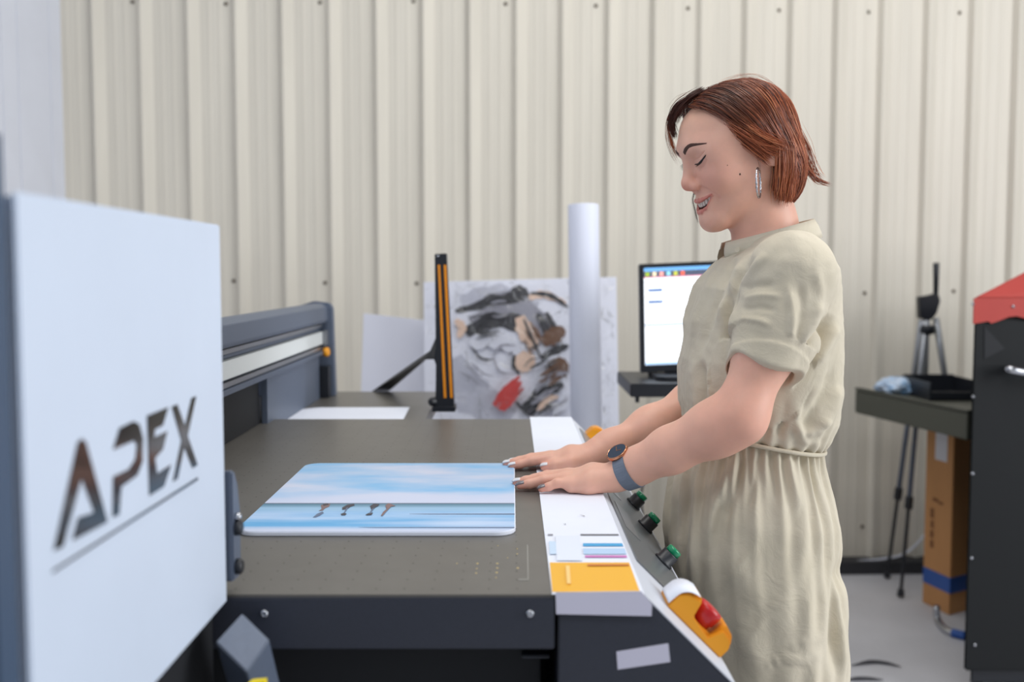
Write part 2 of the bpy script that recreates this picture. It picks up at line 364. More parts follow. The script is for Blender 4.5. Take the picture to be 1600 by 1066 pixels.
# end cover with the lettering
XP = -0.285; PZ0, PZ1 = 1.0125, 1.3868; PY0, PY1 = 0.592, 1.004
box('end_cover_body', -0.74, XP - 0.003, PY0 + 0.003, PY1 - 0.003, PZ0 + 0.006, PZ1 - 0.002, M['cover'], pr, 0.002)
ec = box('end_cover', XP - 0.0028, XP, PY0, PY1, PZ0, PZ1, M['cover'], pr, 0.0012)
def glyph(name, pts, dz=0.0008):
    P = [onx(.4561 * x, 580 + .4561 * y, XP) for x, y in pts]
    P = [np.array((XP - 0.0004, p[1], p[2])) for p in P]
    return prism(name, P, (0.0004 + dz, 0, 0), M['gloss_black'], ec)
glyph('letter_a', [(264, 245), (278, 231), (292, 245), (366, 517), (246, 580), (266, 502), (321, 484), (277, 366), (213, 602), (182, 615)])
glyph('letter_p', [(386, 269), (408, 195), (455, 172), (475, 182), (488, 230), (486, 310), (468, 357), (413, 396), (406, 492), (384, 501), (386, 362), (440, 336), (462, 302), (467, 252), (456, 238)])
glyph('letter_e', [(502, 153), (574, 124), (556, 186), (529, 199), (526, 228), (571, 206), (556, 268), (529, 298), (536, 352), (584, 321), (560, 395), (510, 427)])
glyph('letter_x', [(587, 122), (605, 114), (632, 190), (655, 92), (670, 86), (641, 222), (675, 322), (658, 332), (629, 258), (607, 368), (591, 379), (620, 238)])
glyph('underline', [(176, 692), (182, 680), (675, 364), (677, 372)])
# dark plate closing the near end of the cover
box('end_plate', -0.76, -0.288, 0.556, 0.590, 0.60, 1.424, M['slate_dark'], pr, 0.006, 3)
# carriage bracket with knobs beside the cover
bk = prism('carriage_bracket', [(-0.298, 1.012 + y, z) for y, z in ((0, 1.030), (0.022, 1.028), (0.030, 1.045), (0.030, 1.095), (0.022, 1.125), (0.010, 1.142), (0, 1.142))], (0.018, 0, 0), M['slate'], pr, 0.002)
for z in (1.083, 1.043):
    lathe('knob', (-0.281, 1.022, z), (1, 0, 0), [(0.008, 0), (0.008, 0.006), (0.006, 0.008)], M['black'], bk, 14)
lathe('knob', (-0.281, 1.022, 1.094), (1, 0, 0), [(0.004, 0), (0.004, 0.006), (0.002, 0.007)], M['steel'], bk, 12)
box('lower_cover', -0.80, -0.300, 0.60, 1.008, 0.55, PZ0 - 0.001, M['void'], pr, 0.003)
# square strut below the cover, tilted on its corner
Sd = [at(378, 958, .965), at(421, 1000, .940), at(385, 1050, .905), at(337, 1003, .93)]
prism('corner_strut', Sd, (0.006, 0.05, -0.10), M['slate'], pr, 0.0012)
yt = at(400, 1066, .90)
prism('warning_sticker', [yt + np.array((-.008, -.004, -.001)), yt + np.array((.008, -.004, .002)), yt + np.array((.009, .004, .0022)), yt + np.array((-.004, .004, .001))], (0, 0, -0.05), mat('lemon_yellow', (240, 214, 20), 0.4), pr)

# ------------------------------------------------------------------ printed board on the bed
bx0, bx1, by0, by1 = -0.345, 0.0045, 1.247, 1.706
def board_mat():
    m = mat('seascape_print', (200, 215, 240), 0.42); nt = m.node_tree; N = nt.nodes; L = nt.links; b = N['Principled BSDF']
    tc = N.new('ShaderNodeTexCoord'); sp = N.new('ShaderNodeSeparateXYZ'); L.new(tc.outputs['Object'], sp.inputs[0])
    mp = N.new('ShaderNodeMapping'); mp.inputs['Scale'].default_value = (2.4, 6, 1); L.new(tc.outputs['Object'], mp.inputs[0])
    nz = N.new('ShaderNodeTexNoise'); nz.inputs['Scale'].default_value = 1.6; nz.inputs['Detail'].default_value = 5; L.new(mp.outputs[0], nz.inputs[0])
    # sky
    sk = N.new('ShaderNodeValToRGB'); L.new(nz.outputs['Fac'], sk.inputs[0])
    sk.color_ramp.elements[0].position = .38; sk.color_ramp.elements[0].color = lin((128, 190, 236)); sk.color_ramp.elements[1].position = .60; sk.color_ramp.elements[1].color = lin((208, 216, 238))
    mp2 = N.new('ShaderNodeMapping'); mp2.inputs['Scale'].default_value = (2.0, 14, 1); mp2.inputs['Location'].default_value = (3, 1, 0); L.new(tc.outputs['Object'], mp2.inputs[0])
    nz2 = N.new('ShaderNodeTexNoise'); nz2.inputs['Scale'].default_value = 1.5; nz2.inputs['Detail'].default_value = 4; L.new(mp2.outputs[0], nz2.inputs[0])
    se = N.new('ShaderNodeValToRGB'); L.new(nz2.outputs['Fac'], se.inputs[0])
    se.color_ramp.elements[0].position = .36; se.color_ramp.elements[0].color = lin((96, 172, 224)); se.color_ramp.elements[1].position = .64; se.color_ramp.elements[1].color = lin((190, 212, 242))
    # bands along the board
    def step(v, w):
        mr = N.new('ShaderNodeMapRange'); mr.inputs[1].default_value = v - w; mr.inputs[2].default_value = v + w; L.new(sp.outputs['Y'], mr.inputs[0]); return mr.outputs[0]
    def mix(f, a, bcol):
        x = N.new('ShaderNodeMix'); x.data_type = 'RGBA'; L.new(f, x.inputs[0])
        for i, c in ((6, a), (7, bcol)):
            if isinstance(c, tuple): x.inputs[i].default_value = c
            else: L.new(c, x.inputs[i])
        return x.outputs[2]
    yc = (by0 + by1) / 2
    hz = onz(600, 787, T + .006)[1] - yc; h2 = onz(600, 792, T + .006)[1] - yc; h3 = onz(600, 799, T + .006)[1] - yc
    low = mix(step(h3, .012), se.outputs[0], lin((150, 190, 222)))
    teal = mix(step(h2, .008), low, lin((92, 138, 164)))
    hl = mix(step(hz - .004, .002), teal, lin((70, 96, 120)))
    pale = mix(step(hz + .045, .04), lin((206, 214, 238)), sk.outputs[0])
    top = mix(step(hz + .002, .002), hl, pale)
    edge = mix(step(by0 - yc + .018, .012), lin((206, 214, 236)), top)
    L.new(edge, b.inputs['Base Color']); return m
bd = prism('printed_board', [(x, y, T + .0004) for x, y in rrect(bx0, bx1, by0, by1, .026, 8)], (0, 0, .0055), M['paper'], None, 0.0009)
tag(bd, 'rounded white board printed with a pale blue seascape, lying on the printer bed', 'board')
M['sea'] = board_mat()
pf = prism('printed_face', [(x, y, T + .0059) for x, y in rrect(bx0 + .0012, bx1 - .0012, by0 + .0012, by1 - .0012, .025, 8)], (0, 0, .0003), M['sea'], bd)
M['bird'] = mat('ink_bird', (62, 60, 70), 0.5); M['bird_b'] = mat('ink_bird_brown', (128, 104, 104), 0.5); M['bird_r'] = mat('ink_bird_reflection', (96, 112, 140), 0.5)
ZB = T + .0066; BZ_ = [0.0]
def blob(pxs, m_):
    BZ_[0] += .00005; c_ = np.mean(pxs, axis=0); prism('printed_bird', [onz(*(c_ + (np.array(p) - c_) * 1.15), ZB + BZ_[0]) for p in pxs], (0, 0, -.0002), m_, bd)
blob([(502, 790), (508, 787.5), (515, 788), (513, 792), (508, 794), (505, 797), (499, 798), (503, 795)], M['bird_b'])
blob([(490, 808), (496, 803), (503, 800), (505, 802), (499, 806), (494, 808)], M['bird_r']); blob([(505, 788), (512, 787), (513, 789), (506, 790.5)], M['bird'])
blob([(536, 793), (543, 789), (552, 788), (553, 790), (547, 792), (543, 795), (536, 796)], M['bird']); blob([(533, 803), (538, 801.5), (541, 803), (539, 805), (534, 805)], M['bird'])
blob([(541, 794), (544, 793.5), (539, 801), (537.5, 801)], M['bird_r'])
blob([(579, 791), (584, 788), (592, 788.5), (590, 791), (586, 793), (583, 796), (581, 796)], M['bird']); blob([(572, 804), (576, 802), (582, 801.5), (580, 804.5), (573, 805)], M['bird'])
blob([(582, 795), (584.5, 794), (579, 802), (577, 802)], M['bird_r'])
blob([(603, 790), (607, 787), (617, 790.5), (611, 791.5), (607, 795), (604, 794)], M['bird_b']); blob([(596, 805), (599, 800), (606, 794), (607, 795.5), (601, 802), (598, 805.5)], M['bird_b'])
for a, b, c in ((640, 804, 803), (560, 804, 824)):
    prism('printed_ripple', [onz(x, y, ZB) for x, y in ((a, c), (b, c - .4), (b, c + 1.0), (a + 25, c + .6))], (0, 0, -.0002), M['bird_r'], bd)

# ------------------------------------------------------------------ paper strip taped along the console top
ZP = T + .0012
ps = empty('test_print_strip', ((.05 + XC) / 2, 1.6, ZP), 'long white paper strip with colour test bands taped along the console top', 'paper')
q0 = onz(836, 655, ZP)[0] - .001
prism('sheet', [(.0405, YF - .001, ZP), (.134, YF - .001, ZP), (.134, YB + .025, ZP), (.0405, YB + .025, ZP)], (0, 0, -.0006), M['paper'], ps)
fl = [at(868, 926, YF - .0022), at(1002, 924, YF - .0022), at(1019, 946, YF - .0022), at(1018, 963, YF - .0022), at(869, 960, YF - .0022)]
prism('folded_flap', fl, (0, .0008, 0), M['tape'], ps)
BL_ = [.0003]
def band(name, pxs, rgb):
    BL_[0] += .00012; prism(name, [onz(x, y, ZP + BL_[0]) for x, y in pxs], (0, 0, -.00008), mat('ink_' + name, rgb, .5), ps)
band('yellow_band', [(859, 879), (983, 879), (1000, 925), (863, 925)], (238, 178, 48))
band('grey_line', [(907, 834.5), (966, 834.5), (967, 837), (907, 837)], (120, 122, 130))
band('grey_line', [(856, 834.5), (864, 834.5), (864, 837), (856, 837)], (150, 150, 160))
band('cyan_band', [(911, 849), (972, 849), (974, 853.5), (911, 853.5)], (60, 160, 214))
band('pale_blue_band', [(911, 857), (976, 857), (979, 866), (912, 866)], (182, 208, 238))
band('magenta_band', [(914, 868), (979, 868), (980, 871), (914, 871)], (206, 120, 190))
band('pale_blue_band', [(858, 846), (872, 846), (874, 866), (859, 866)], (200, 220, 242))
band('blank_patch', [(868, 837), (905, 837), (910, 876), (870, 876)], (226, 232, 246))
band('ink_scratch', [(880, 819), (884, 818.5), (884, 819.5)], (90, 90, 100)); band('ink_scratch', [(905, 804), (914, 806), (913, 806.8)], (150, 140, 150))
band('amber_streak', [(918, 881.5), (982, 881.5), (983, 883.5), (918, 884)], (214, 128, 56)); band('pale_streak', [(884, 884), (890, 884), (892, 912), (886, 912)], (244, 206, 130))

# sheet lying on the rear bed
WS = [onz(x, y, GZ + .0006) for x, y in ((440, 655), (462, 641), (500, 637.5), (640, 637), (660, 655))]
WS = [(WS[1][0] - .01, YB + .02, GZ + .0006), WS[1], WS[2], WS[3], (WS[3][0] + .01, YB + .02, GZ + .0006)]
tag(prism('paper_sheet', WS, (0, 0, .0012), M['paper'], None), 'white sheet lying flat on the rear bed behind the gantry', 'paper')

# ------------------------------------------------------------------ black sensor post with orange stripes
spt = empty('sensor_post', (-0.176, 2.55, GZ), 'black upright sensor post with two orange stripes and a diagonal brace', 'post')
def pxp(L_, Y): return [at(x, y, Y) for x, y in L_]
post = prism('post_body', pxp([(679, 397), (697.5, 396), (710, 642), (680, 644), (681, 570)], 2.55), (0, .03, 0), M['black'], spt, 0.0015)
prism('orange_stripe', pxp([(684, 414), (687.5, 414), (697.5, 622), (693.5, 622)], 2.549), (0, .0012, 0), M['orange'], post)
prism('orange_stripe', pxp([(693.3, 414), (697.4, 414), (707.5, 622), (703.5, 622)], 2.549), (0, .0012, 0), M['orange'], post)
tp = at(684, 400.5, 2.549); lathe('screw', tp, (0, -1, 0), [(.003, -.001), (.003, .001), (.002, .0018)], M['steel'], post, 10)
p1 = [at(682, 527, 2.56), at(686, 540, 2.56)]; b1 = at(580, 612, 2.99); b2 = at(606, 612, 2.99)
prism('diagonal_brace', [at(684, 520, 2.56), at(672, 548, 2.60), b1, b2, at(664, 562, 2.62), at(678, 562, 2.57), at(684, 580, 2.56)], (0.006, .016, .002), M['black'], spt, .001)
lathe('clamp_bolt', at(676, 628, 2.55), (-.3, -1, 0), [(.011, -.02), (.011, .004), (.006, .006), (.006, .012)], M['black'], spt, 12)
box('post_foot', at(676, 650, 2.55)[0], at(712, 650, 2.55)[0], 2.53, 2.60, GZ + .0005, GZ + .012, M['black'], spt, .001)

# ------------------------------------------------------------------ things leaning behind the printer
tag(prism('foam_board', [at(568, 490, 3.80), at(668, 501, 3.80), (*at(672, 700, 3.66)[:2], 0.0), (*at(548, 700, 3.66)[:2], 0.0)], (0, .012, 0), mat('white_foam_board', (222, 224, 236), .6, var=.01), None, .001), 'plain white board leaning low at the left of the wrapped picture', 'board')
Yt, Yb_ = 3.66, 3.50
pb = prism('wrapped_picture', [at(662, 441, Yt), at(963, 433, Yt), (*at(976, 720, Yb_)[:2], 0.0), (*at(664, 720, Yb_)[:2], 0.0)], (0, .02, 0), mat('white_picture_board', (226, 228, 240), .5, var=.01), None, .001)
tag(pb, 'large white picture board with abstract dark and red brush strokes under plastic wrap', 'picture')
TL, TR, BL = at(662, 441, Yt), at(963, 433, Yt), np.array((*at(664, 720, Yb_)[:2], 0.0))
pn = np.cross(TR - TL, BL - TL); pn /= np.linalg.norm(pn); pn = pn if pn[1] < 0 else -pn
def stroke(pxs, key, lift, closed=True):
    P = [onplane(x, y, TL + pn * lift, pn) for x, y in pxs]; prism('brush_stroke', P, pn * .0003, M[key], pb)
def brush(line, w, key, lift):
    line = spline(np.array(line, float), 5); t = np.gradient(line, axis=0); t /= np.linalg.norm(t, axis=1)[:, None]; nn = np.stack((-t[:, 1], t[:, 0]), 1)
    k = np.linspace(0, 1, len(line)); ww = w * (0.35 + 0.65 * np.sin(np.pi * np.clip(k * .9 + .08, 0, 1))) * (1 + .18 * np.sin(k * 23 + w))
    a = line + nn * ww[:, None] / 2; b = line - nn * ww[:, None] / 2
    stroke([tuple(p) for p in a] + [tuple(p) for p in b[::-1]], key, lift)
M['ink_white'] = mat('ink_white', (214, 216, 228), .6); M['ink_pale'] = mat('ink_pale', (188, 190, 204), .6)
L0 = .0006
for ln, w, k in (
    ([(708, 560), (740, 620), (800, 652)], 60, 'ink_pale'), ([(720, 470), (780, 462), (840, 480)], 34, 'ink_pale'),
    ([(735, 505), (790, 488), (840, 500), (870, 540)], 40, 'ink_grey'), ([(712, 486), (760, 476), (812, 470)], 12, 'ink_dark'),
    ([(728, 520), (770, 500), (815, 508), (838, 530)], 26, 'ink_dark'), ([(742, 478), (768, 466), (796, 462), (820, 468)], 13, 'ink_dark'),
    ([(798, 458), (812, 454), (826, 462)], 16, 'ink_dark'), ([(826, 466), (850, 460), (884, 474)], 12, 'tan'), ([(830, 458), (860, 462), (888, 480)], 8, 'ink_dark'),
    ([(812, 495), (822, 520), (838, 545)], 26, 'tan'), ([(818, 498), (832, 530), (846, 560)], 5, 'ink_dark'), ([(840, 490), (852, 512), (856, 530)], 12, 'ink_dark'), ([(854, 488), (864, 508), (876, 522)], 9, 'ink_dark'),
    ([(848, 536), (866, 524), (882, 514)], 26, 'brown'), ([(858, 586), (874, 574), (886, 566)], 34, 'brown'), ([(846, 560), (868, 548), (888, 540)], 14, 'ink_dark'),
    ([(804, 560), (822, 566), (834, 572)], 34, 'tan'), ([(806, 548), (802, 570), (812, 586)], 6, 'ink_dark'),
    ([(735, 540), (765, 528), (800, 538), (812, 552)], 30, 'ink_white'), ([(736, 542), (752, 560), (772, 562)], 4, 'ink_dark'),
    ([(770, 556), (784, 540), (806, 540)], 4, 'ink_grey'), ([(770, 556), (780, 580), (800, 584)], 4, 'ink_grey'), ([(712, 500), (722, 512), (716, 528)], 14, 'tan'),
    ([(818, 640), (850, 616), (880, 600)], 20, 'ink_dark'), ([(826, 650), (850, 636), (864, 640)], 14, 'ink_dark'), ([(838, 604), (860, 588), (888, 582)], 9, 'ink_grey'),
    ([(840, 642), (856, 624), (872, 620)], 10, 'tan'), ([(806, 628), (818, 640), (830, 652)], 6, 'ink_dark'), ([(838, 606), (828, 624), (816, 632)], 4, 'ink_dark'),
    ([(868, 650), (880, 630), (888, 616)], 18, 'ink_white'), ([(834, 578), (856, 562), (884, 552)], 5, 'ink_white')):
    brush(ln, w, k, L0); L0 += .0006
hr_ = np.random.default_rng(11)
for (cx0, cy0, dx0, dy0, n_, k_) in ((760, 512, 40, -8, 9, 'ink_dark'), (845, 560, 34, -18, 7, 'ink_dark'), (850, 630, 36, -22, 8, 'ink_grey'), (780, 480, 46, -6, 7, 'ink_grey'), (835, 520, 16, 26, 6, 'brown'), (862, 590, 22, -14, 6, 'brown'), (760, 590, 40, 26, 4, 'ink_grey')):
    for _ in range(n_):
        ox, oy = hr_.normal(0, 11, 2); L0 += .0002; sc_ = hr_.uniform(.5, 1.1)
        brush([(cx0 + ox - dx0 * sc_ / 2, cy0 + oy - dy0 * sc_ / 2), (cx0 + ox, cy0 + oy + hr_.normal(0, 3)), (cx0 + ox + dx0 * sc_ / 2, cy0 + oy + dy0 * sc_ / 2)], hr_.uniform(1.5, 4.5), k_, L0)
for ln, w in (([(772, 634), (790, 612), (806, 594)], 14), ([(780, 640), (798, 618), (814, 596)], 13), ([(776, 622), (796, 604), (812, 588)], 10), ([(786, 642), (802, 624), (818, 606)], 8)):
    brush(ln, w, 'ink_red', L0); L0 += .0006
# plastic film over the picture
def film_mat():
    m = bpy.data.materials.new('clear_plastic_film'); m.use_nodes = True; nt = m.node_tree; N = nt.nodes; L = nt.links; N.remove(N['Principled BSDF'])
    tr = N.new('ShaderNodeBsdfTransparent'); gl = N.new('ShaderNodeBsdfGlossy'); gl.inputs['Roughness'].default_value = .16; mx = N.new('ShaderNodeMixShader')
    fr = N.new('ShaderNodeFresnel'); fr.inputs[0].default_value = 1.36
    tc = N.new('ShaderNodeTexCoord'); nz = N.new('ShaderNodeTexNoise'); nz.inputs['Scale'].default_value = 16; nz.inputs['Detail'].default_value = 5; nz.inputs['Distortion'].default_value = 1.2; L.new(tc.outputs['Object'], nz.inputs[0])
    bp = N.new('ShaderNodeBump'); bp.inputs['Strength'].default_value = 1; bp.inputs['Distance'].default_value = .03; L.new(nz.outputs['Fac'], bp.inputs['Height'])
    L.new(bp.outputs[0], gl.inputs['Normal']); L.new(bp.outputs[0], fr.inputs['Normal'])
    L.new(fr.outputs[0], mx.inputs[0]); L.new(tr.outputs[0], mx.inputs[1]); L.new(gl.outputs[0], mx.inputs[2]); L.new(mx.outputs[0], N['Material Output'].inputs[0]); return m
nx_, ny_ = 40, 60; V = []
for j in range(ny_ + 1):
    for i in range(nx_ + 1):
        p = TL + (TR - TL) * (.01 + .97 * i / nx_) + (BL - TL) * (.006 + .5 * j / ny_)
        V.append(p + pn * (L0 + .004 + .003 * math.sin(i * .9 + j * .31) * math.sin(j * .5 - i * .2)))
mk('plastic_wrap', V, [(j * (nx_ + 1) + i, j * (nx_ + 1) + i + 1, (j + 1) * (nx_ + 1) + i + 1, (j + 1) * (nx_ + 1) + i) for j in range(ny_) for i in range(nx_)], film_mat(), pb, True)
# roll of media
rt = at(911.5, 322, 3.32); rb = at(916, 680, 3.27); dirn = (rb - rt) / np.linalg.norm(rb - rt); rb = rt + dirn * (rt[2] / -dirn[2])
RR = (936 - 887.5) / 2 * 3.3 / 1600
ro = lathe('media_roll', rb + np.array((0, 0, .003)), rt - rb, [(RR * .72, 0), (RR, 0.002), (RR, np.linalg.norm(rt - rb) - .002), (RR * .985, np.linalg.norm(rt - rb)), (RR * .72, np.linalg.norm(rt - rb)), (RR * .70, np.linalg.norm(rt - rb) - .12)], mat('white_vinyl_roll', (226, 230, 246), .5), None, 40)
tag(ro, 'tall white roll of vinyl standing upright in front of the wrapped picture', 'roll')

# ------------------------------------------------------------------ computer stand and monitor
cs = empty('computer_stand', (.62, 2.95, 0), 'black computer stand with a narrow shelf behind the woman', 'stand')
sl = at(985, 600, 2.80); sl2 = at(985, 621, 2.80)
box('shelf', sl[0], sl[0] + .56, 2.80, 3.16, sl2[2], sl[2], M['black'], cs, .003)
box('column', .60, .68, 3.0, 3.08, .04, sl2[2] - .001, M['black'], cs, .003)
box('base', .42, .84, 2.82, 3.16, 0, .039, M['black'], cs, .004)
box('cable_clip', sl[0] + .02, sl[0] + .03, 2.84, 2.86, sl2[2] - .02, sl2[2] - .001, M['black'], cs, .001)
Ym = 2.98
m0 = at(999, 413, Ym); m1 = at(1003, 583, Ym)
mw = .50; mh = m0[2] - m1[2]; mo = empty('computer_monitor', (m0[0] + .25, Ym, sl[2]), 'black computer monitor showing a white program window, behind the woman', 'monitor')
roll = math.radians(2.4)
def mpt(a, b, y): # a right, b down from the top left corner, in metres
    return m0 + np.array((a * math.cos(roll) + b * math.sin(roll) * .55, y, a * math.sin(roll) - b * math.cos(roll)))
def mquad(name, a0, a1, b0, b1, y0, y1, m_, parent, bevel=.0):
    return hull8(name, [mpt(a0, b1, y0), mpt(a1, b1, y0), mpt(a1, b1, y1), mpt(a0, b1, y1), mpt(a0, b0, y0), mpt(a1, b0, y0), mpt(a1, b0, y1), mpt(a0, b0, y1)], m_, parent, bevel)
mquad('housing', 0, mw, 0, mh, 0, .035, M['black'], mo, .003)
scr = mquad('screen', .013, mw - .013, .012, mh - .022, -.0012, -.0002, mat('lit_screen', (246, 250, 255), .3, emit=.95), mo)
def sq(name, a0, a1, b0, b1, rgb, e=.8, lift=0): return mquad(name, a0, a1, b0, b1, -.0022 - lift, -.0013 - lift, mat('screen_' + name, rgb, .3, emit=e), scr)
sq('title_bar', .013, mw - .013, .012, .022, (110, 170, 226)); sq('tool_bar', .013, mw - .013, .0222, .038, (84, 92, 112), .6); sq('red_line', .013, mw - .013, .0382, .041, (214, 120, 140))
for i, rgb in enumerate(((160, 186, 60), (244, 226, 190), (250, 170, 160), (150, 216, 240), (196, 200, 80), (240, 110, 90))): sq('icon', .017 + i * .0205, .028 + i * .0205, .0245, .036, rgb, .8, .001)
sq('text_line', .024, .066, .073, .081, (84, 120, 176), .5); sq('text_line', .024, .066, .107, .115, (84, 120, 176), .5); sq('divider', .014, .30, .176, .180, (110, 136, 176), .5); sq('status_bar', .014, mw - .014, mh - .030, mh - .0225, (176, 206, 240))
nk = at(1044, 584, Ym + .015)
prism('neck', [np.array((nk[0] - .022, Ym + .012, m1[2] + .03)), np.array((nk[0] + .03, Ym + .012, m1[2] + .03)), np.array((nk[0] + .036, Ym + .012, sl[2] + .012)), np.array((nk[0] - .010, Ym + .012, sl[2] + .012))], (0, .018, 0), M['black'], mo, .002)
prism('foot', [(nk[0] + x, y, sl[2] + .001) for x, y in rrect(-.05, .11, 2.87, 3.10, .03)], (0, 0, .011), M['black'], mo, .002)
tube('monitor_cable', [at(1016, 581, Ym + .02), at(1014, 590, Ym + .03), at(1018, 595, Ym + .05)], .0025, M['black'], mo, 8, sub=4)
ca = tube('power_cable', [at(1004, 640, 3.3), at(1010, 720, 3.3), at(1002, 780, 3.3), at(1012, 850, 3.3), at(1020, 900, 3.3), np.array((.46, 3.3, .006))], .004, M['black'], None, 8, sub=6)
tag(ca, 'thin black power cable hanging down behind the printer console', 'cable')

# ------------------------------------------------------------------ right-hand machine, tripod, carton
cm = empty('red_topped_machine', (1.85, 3.5, 0), 'black cabinet machine with a red hood and grey side table at the right edge', 'machine')
YC = 3.12
cx = at(1516, 700, YC)[0]
zc = at(1516, 498, YC)[2]
prism('cabinet', [(cx, YC, .10), (2.45, YC, .10), (2.45, YC + .9, .10), (cx + .50, YC + .9, .10)], (0, 0, zc - .10), M['charcoal'], cm, .006)
prism('cabinet_base', [(cx + .035, YC + .03, .05), (2.42, YC + .03, .05), (2.42, YC + .85, .05), (cx + .48, YC + .85, .05)], (0, 0, .049), M['black'], cm, .006)
for x in (cx + .08, 2.35): lathe('caster', (x, YC + .08, .026), (1, 0, 0), [(.01, -.012), (.025, -.010), (.025, .010), (.01, .012)], M['black'], cm, 16)
zt = at(1516, 466, YC)[2]; zs = at(1516, 505, YC)[2]
rp = at(1600, 428, YC + .05)
hood = hull8('red_hood', [(cx - .004, YC - .004, zt), (2.46, YC - .004, zt), (2.46, YC + .9, zt), (cx + .50, YC + .9, zt), (cx + .18, YC + .05, rp[2] + .008), (2.40, YC + .05, rp[2] + .03), (2.40, YC + .8, rp[2] + .03), (cx + .56, YC + .8, rp[2] + .008)], M['red_metal'], cm, .003)
wav = [(cx - .005, zt), (2.46, zt), (2.46, zs)]; xs = np.linspace(2.45, cx + .05, 40)
wav += [(x, zs + .012 * math.sin(x * 38) * (1 if x < 1.9 else .4) + .01) for x in xs] + [(cx + .04, zs + .006), (cx - .005, zs - .002)]
hl_ = prism('hood_lip', [(x, YC - .002, z) for x, z in wav], (0, -.006, 0), M['red_metal'], cm)
for px, py in ((1520, 475), (1583, 479)): lathe('screw', at(px, py, YC - .008), (0, -1, 0), [(.005, -.001), (.005, .002), (.003, .004)], M['steel'], hl_, 10)
for px, py in ((1517.5, 620), (1516.5, 740), (1515, 872), (1520, 1008)):
    c = at(px + 3, py, YC); lathe('screw', c, (0, -1, 0), [(.005, -.001), (.005, .002), (.003, .004)], M['steel'], cm, 10)
tri = [at(1538, 510, YC - .001), at(1570, 545, YC - .001), at(1538, 561, YC - .001)]
prism('vent_mark', tri, (0, -.001, 0), M['void'], cm)
tube('door_handle', [at(1575, 577, YC + .002), at(1576, 577, YC - .05), at(1600, 582, YC - .055), at(1660, 590, YC - .05), at(1661, 590, YC + .002)], .012, M['steel'], cm, 12, sub=5)
xa = 1.405
tb0 = at(1345, 612, 4.16); zt1 = .875; 
tq = [(1.56, 3.48), (2.3, 4.02), (2.3, 4.20), (1.408, 4.18)]
trt = hull8('side_table', [(*p, .768) for p in tq] + [(*p, .862) for p in tq], M['olive'], cm, .004)
tq2 = [(1.557, 3.478), (1.585, 3.49), (1.436, 4.178), (1.405, 4.184)]
hull8('table_rim', [(*p, .8625) for p in tq2] + [(*p, .872) for p in tq2], M['olive'], cm, .003)
for x, y in ((2.2, 4.10), (2.2, 4.0)): box('table_leg', x, x + .04, y, y + .04, 0, .767, M['olive'], cm, .003) if y > 4.05 else None
bxo = empty('parts_tray', (1.75, 3.95, .8625), 'black open tray standing on the grey side table', 'tray')
ax, bx_ = at(1450, 620, 3.85)[0], at(1532, 620, 3.85)[0]
box('tray_floor', ax, bx_, 3.82, 4.09, .8625, .868, M['black'], bxo, .001)
for nm, a in (('tray_wall', (ax, bx_, 4.085, 4.10, .8685, .935)), ('tray_wall', (ax, bx_, 3.815, 3.83, .8685, .895)), ('tray_wall', (ax - .008, ax, 3.815, 4.10, .863, .93)), ('tray_wall', (bx_, bx_ + .008, 3.815, 4.10, .863, .93))): box(nm, *a, M['black'], bxo, .001)
# crumpled bag
bc = at(1402, 612, 4.05); V = []; Fc = []; nu, nv = 36, 18
for j in range(nv + 1):
    ph = math.pi * j / nv
    for i in range(nu):
        th = 2 * math.pi * i / nu; r = 1 + .13 * math.sin(5 * th + 3 * ph) * math.sin(ph) + .09 * math.sin(9 * th - 7 * ph) + .06 * math.sin(13 * ph + 4 * th)
        V.append((bc[0] + .080 * r * math.sin(ph) * math.cos(th), 4.05 + .06 * r * math.sin(ph) * math.sin(th),   .8630 + max(0, .028 + .036 * r * math.cos(ph))))
for j in range(nv):
    for i in range(nu): Fc.append((j * nu + i, j * nu + (i + 1) % nu, (j + 1) * nu + (i + 1) % nu, (j + 1) * nu + i))
tag(mk('plastic_bag', V, Fc, mat('white_blue_plastic', (226, 234, 246), .25, rgb2=(120, 176, 226), vscale=16), None, True), 'crumpled white and blue plastic bag on the grey side table', 'bag')
# tripod
tr = empty('camera_tripod', (1.62, 4.25, 0), 'silver and black camera tripod standing folded narrow by the wall', 'tripod')
Yt_ = 4.25
hd = at(1452, 478, Yt_)
prism('head', pxp([(1437, 464), (1452, 462), (1466, 458), (1470, 470), (1464, 490), (1456, 500), (1438, 498)], Yt_ - .02), (0, .04, 0), M['black'], tr, .003)
cyl('pan_handle', at(1462, 464, Yt_), at(1463, 411, Yt_ - .02), .010, .013, M['black'], tr, 14)
cyl('centre_column', at(1448, 498, Yt_), at(1444, 640, Yt_), .013, .013, M['alu'], tr, 14)
lathe('collar', at(1449, 508, Yt_), (0, 0, -1), [(.03, 0), (.034, .01), (.034, .03), (.02, .04)], M['black'], tr, 18)
for (a, b, c, Y0, Y1, Y2) in (((1440, 500), (1400, 805), (1386, 902), Yt_, 4.5, 4.48), ((1446, 500), (1418, 800), (1407, 932), Yt_, 4.19, 4.19), ((1462, 497), (1478, 595), (1530, 930), Yt_ + .02, 4.32, 4.40)):
    A = at(*a, Y0); B = at(*b, (Y0 + Y1) / 2); Cc = onz(*c, .008)
    d = (Cc - A); B = A + d * .66
    lg = cyl('leg', A, A + d * .36, .014, .013, M['alu'], tr, 12)
    cyl('leg_section', A + d * .35, B, .010, .010, M['slate'], lg, 12); cyl('leg_lock', B - d * .02, B + d * .025, .017, .017, M['black'], lg, 12)
    cyl('leg_tip', B, Cc, .008, .007, M['black'], lg, 12); cyl('rubber_foot', Cc - d / np.linalg.norm(d) * .03, Cc, .013, .015, M['black'], lg, 12)
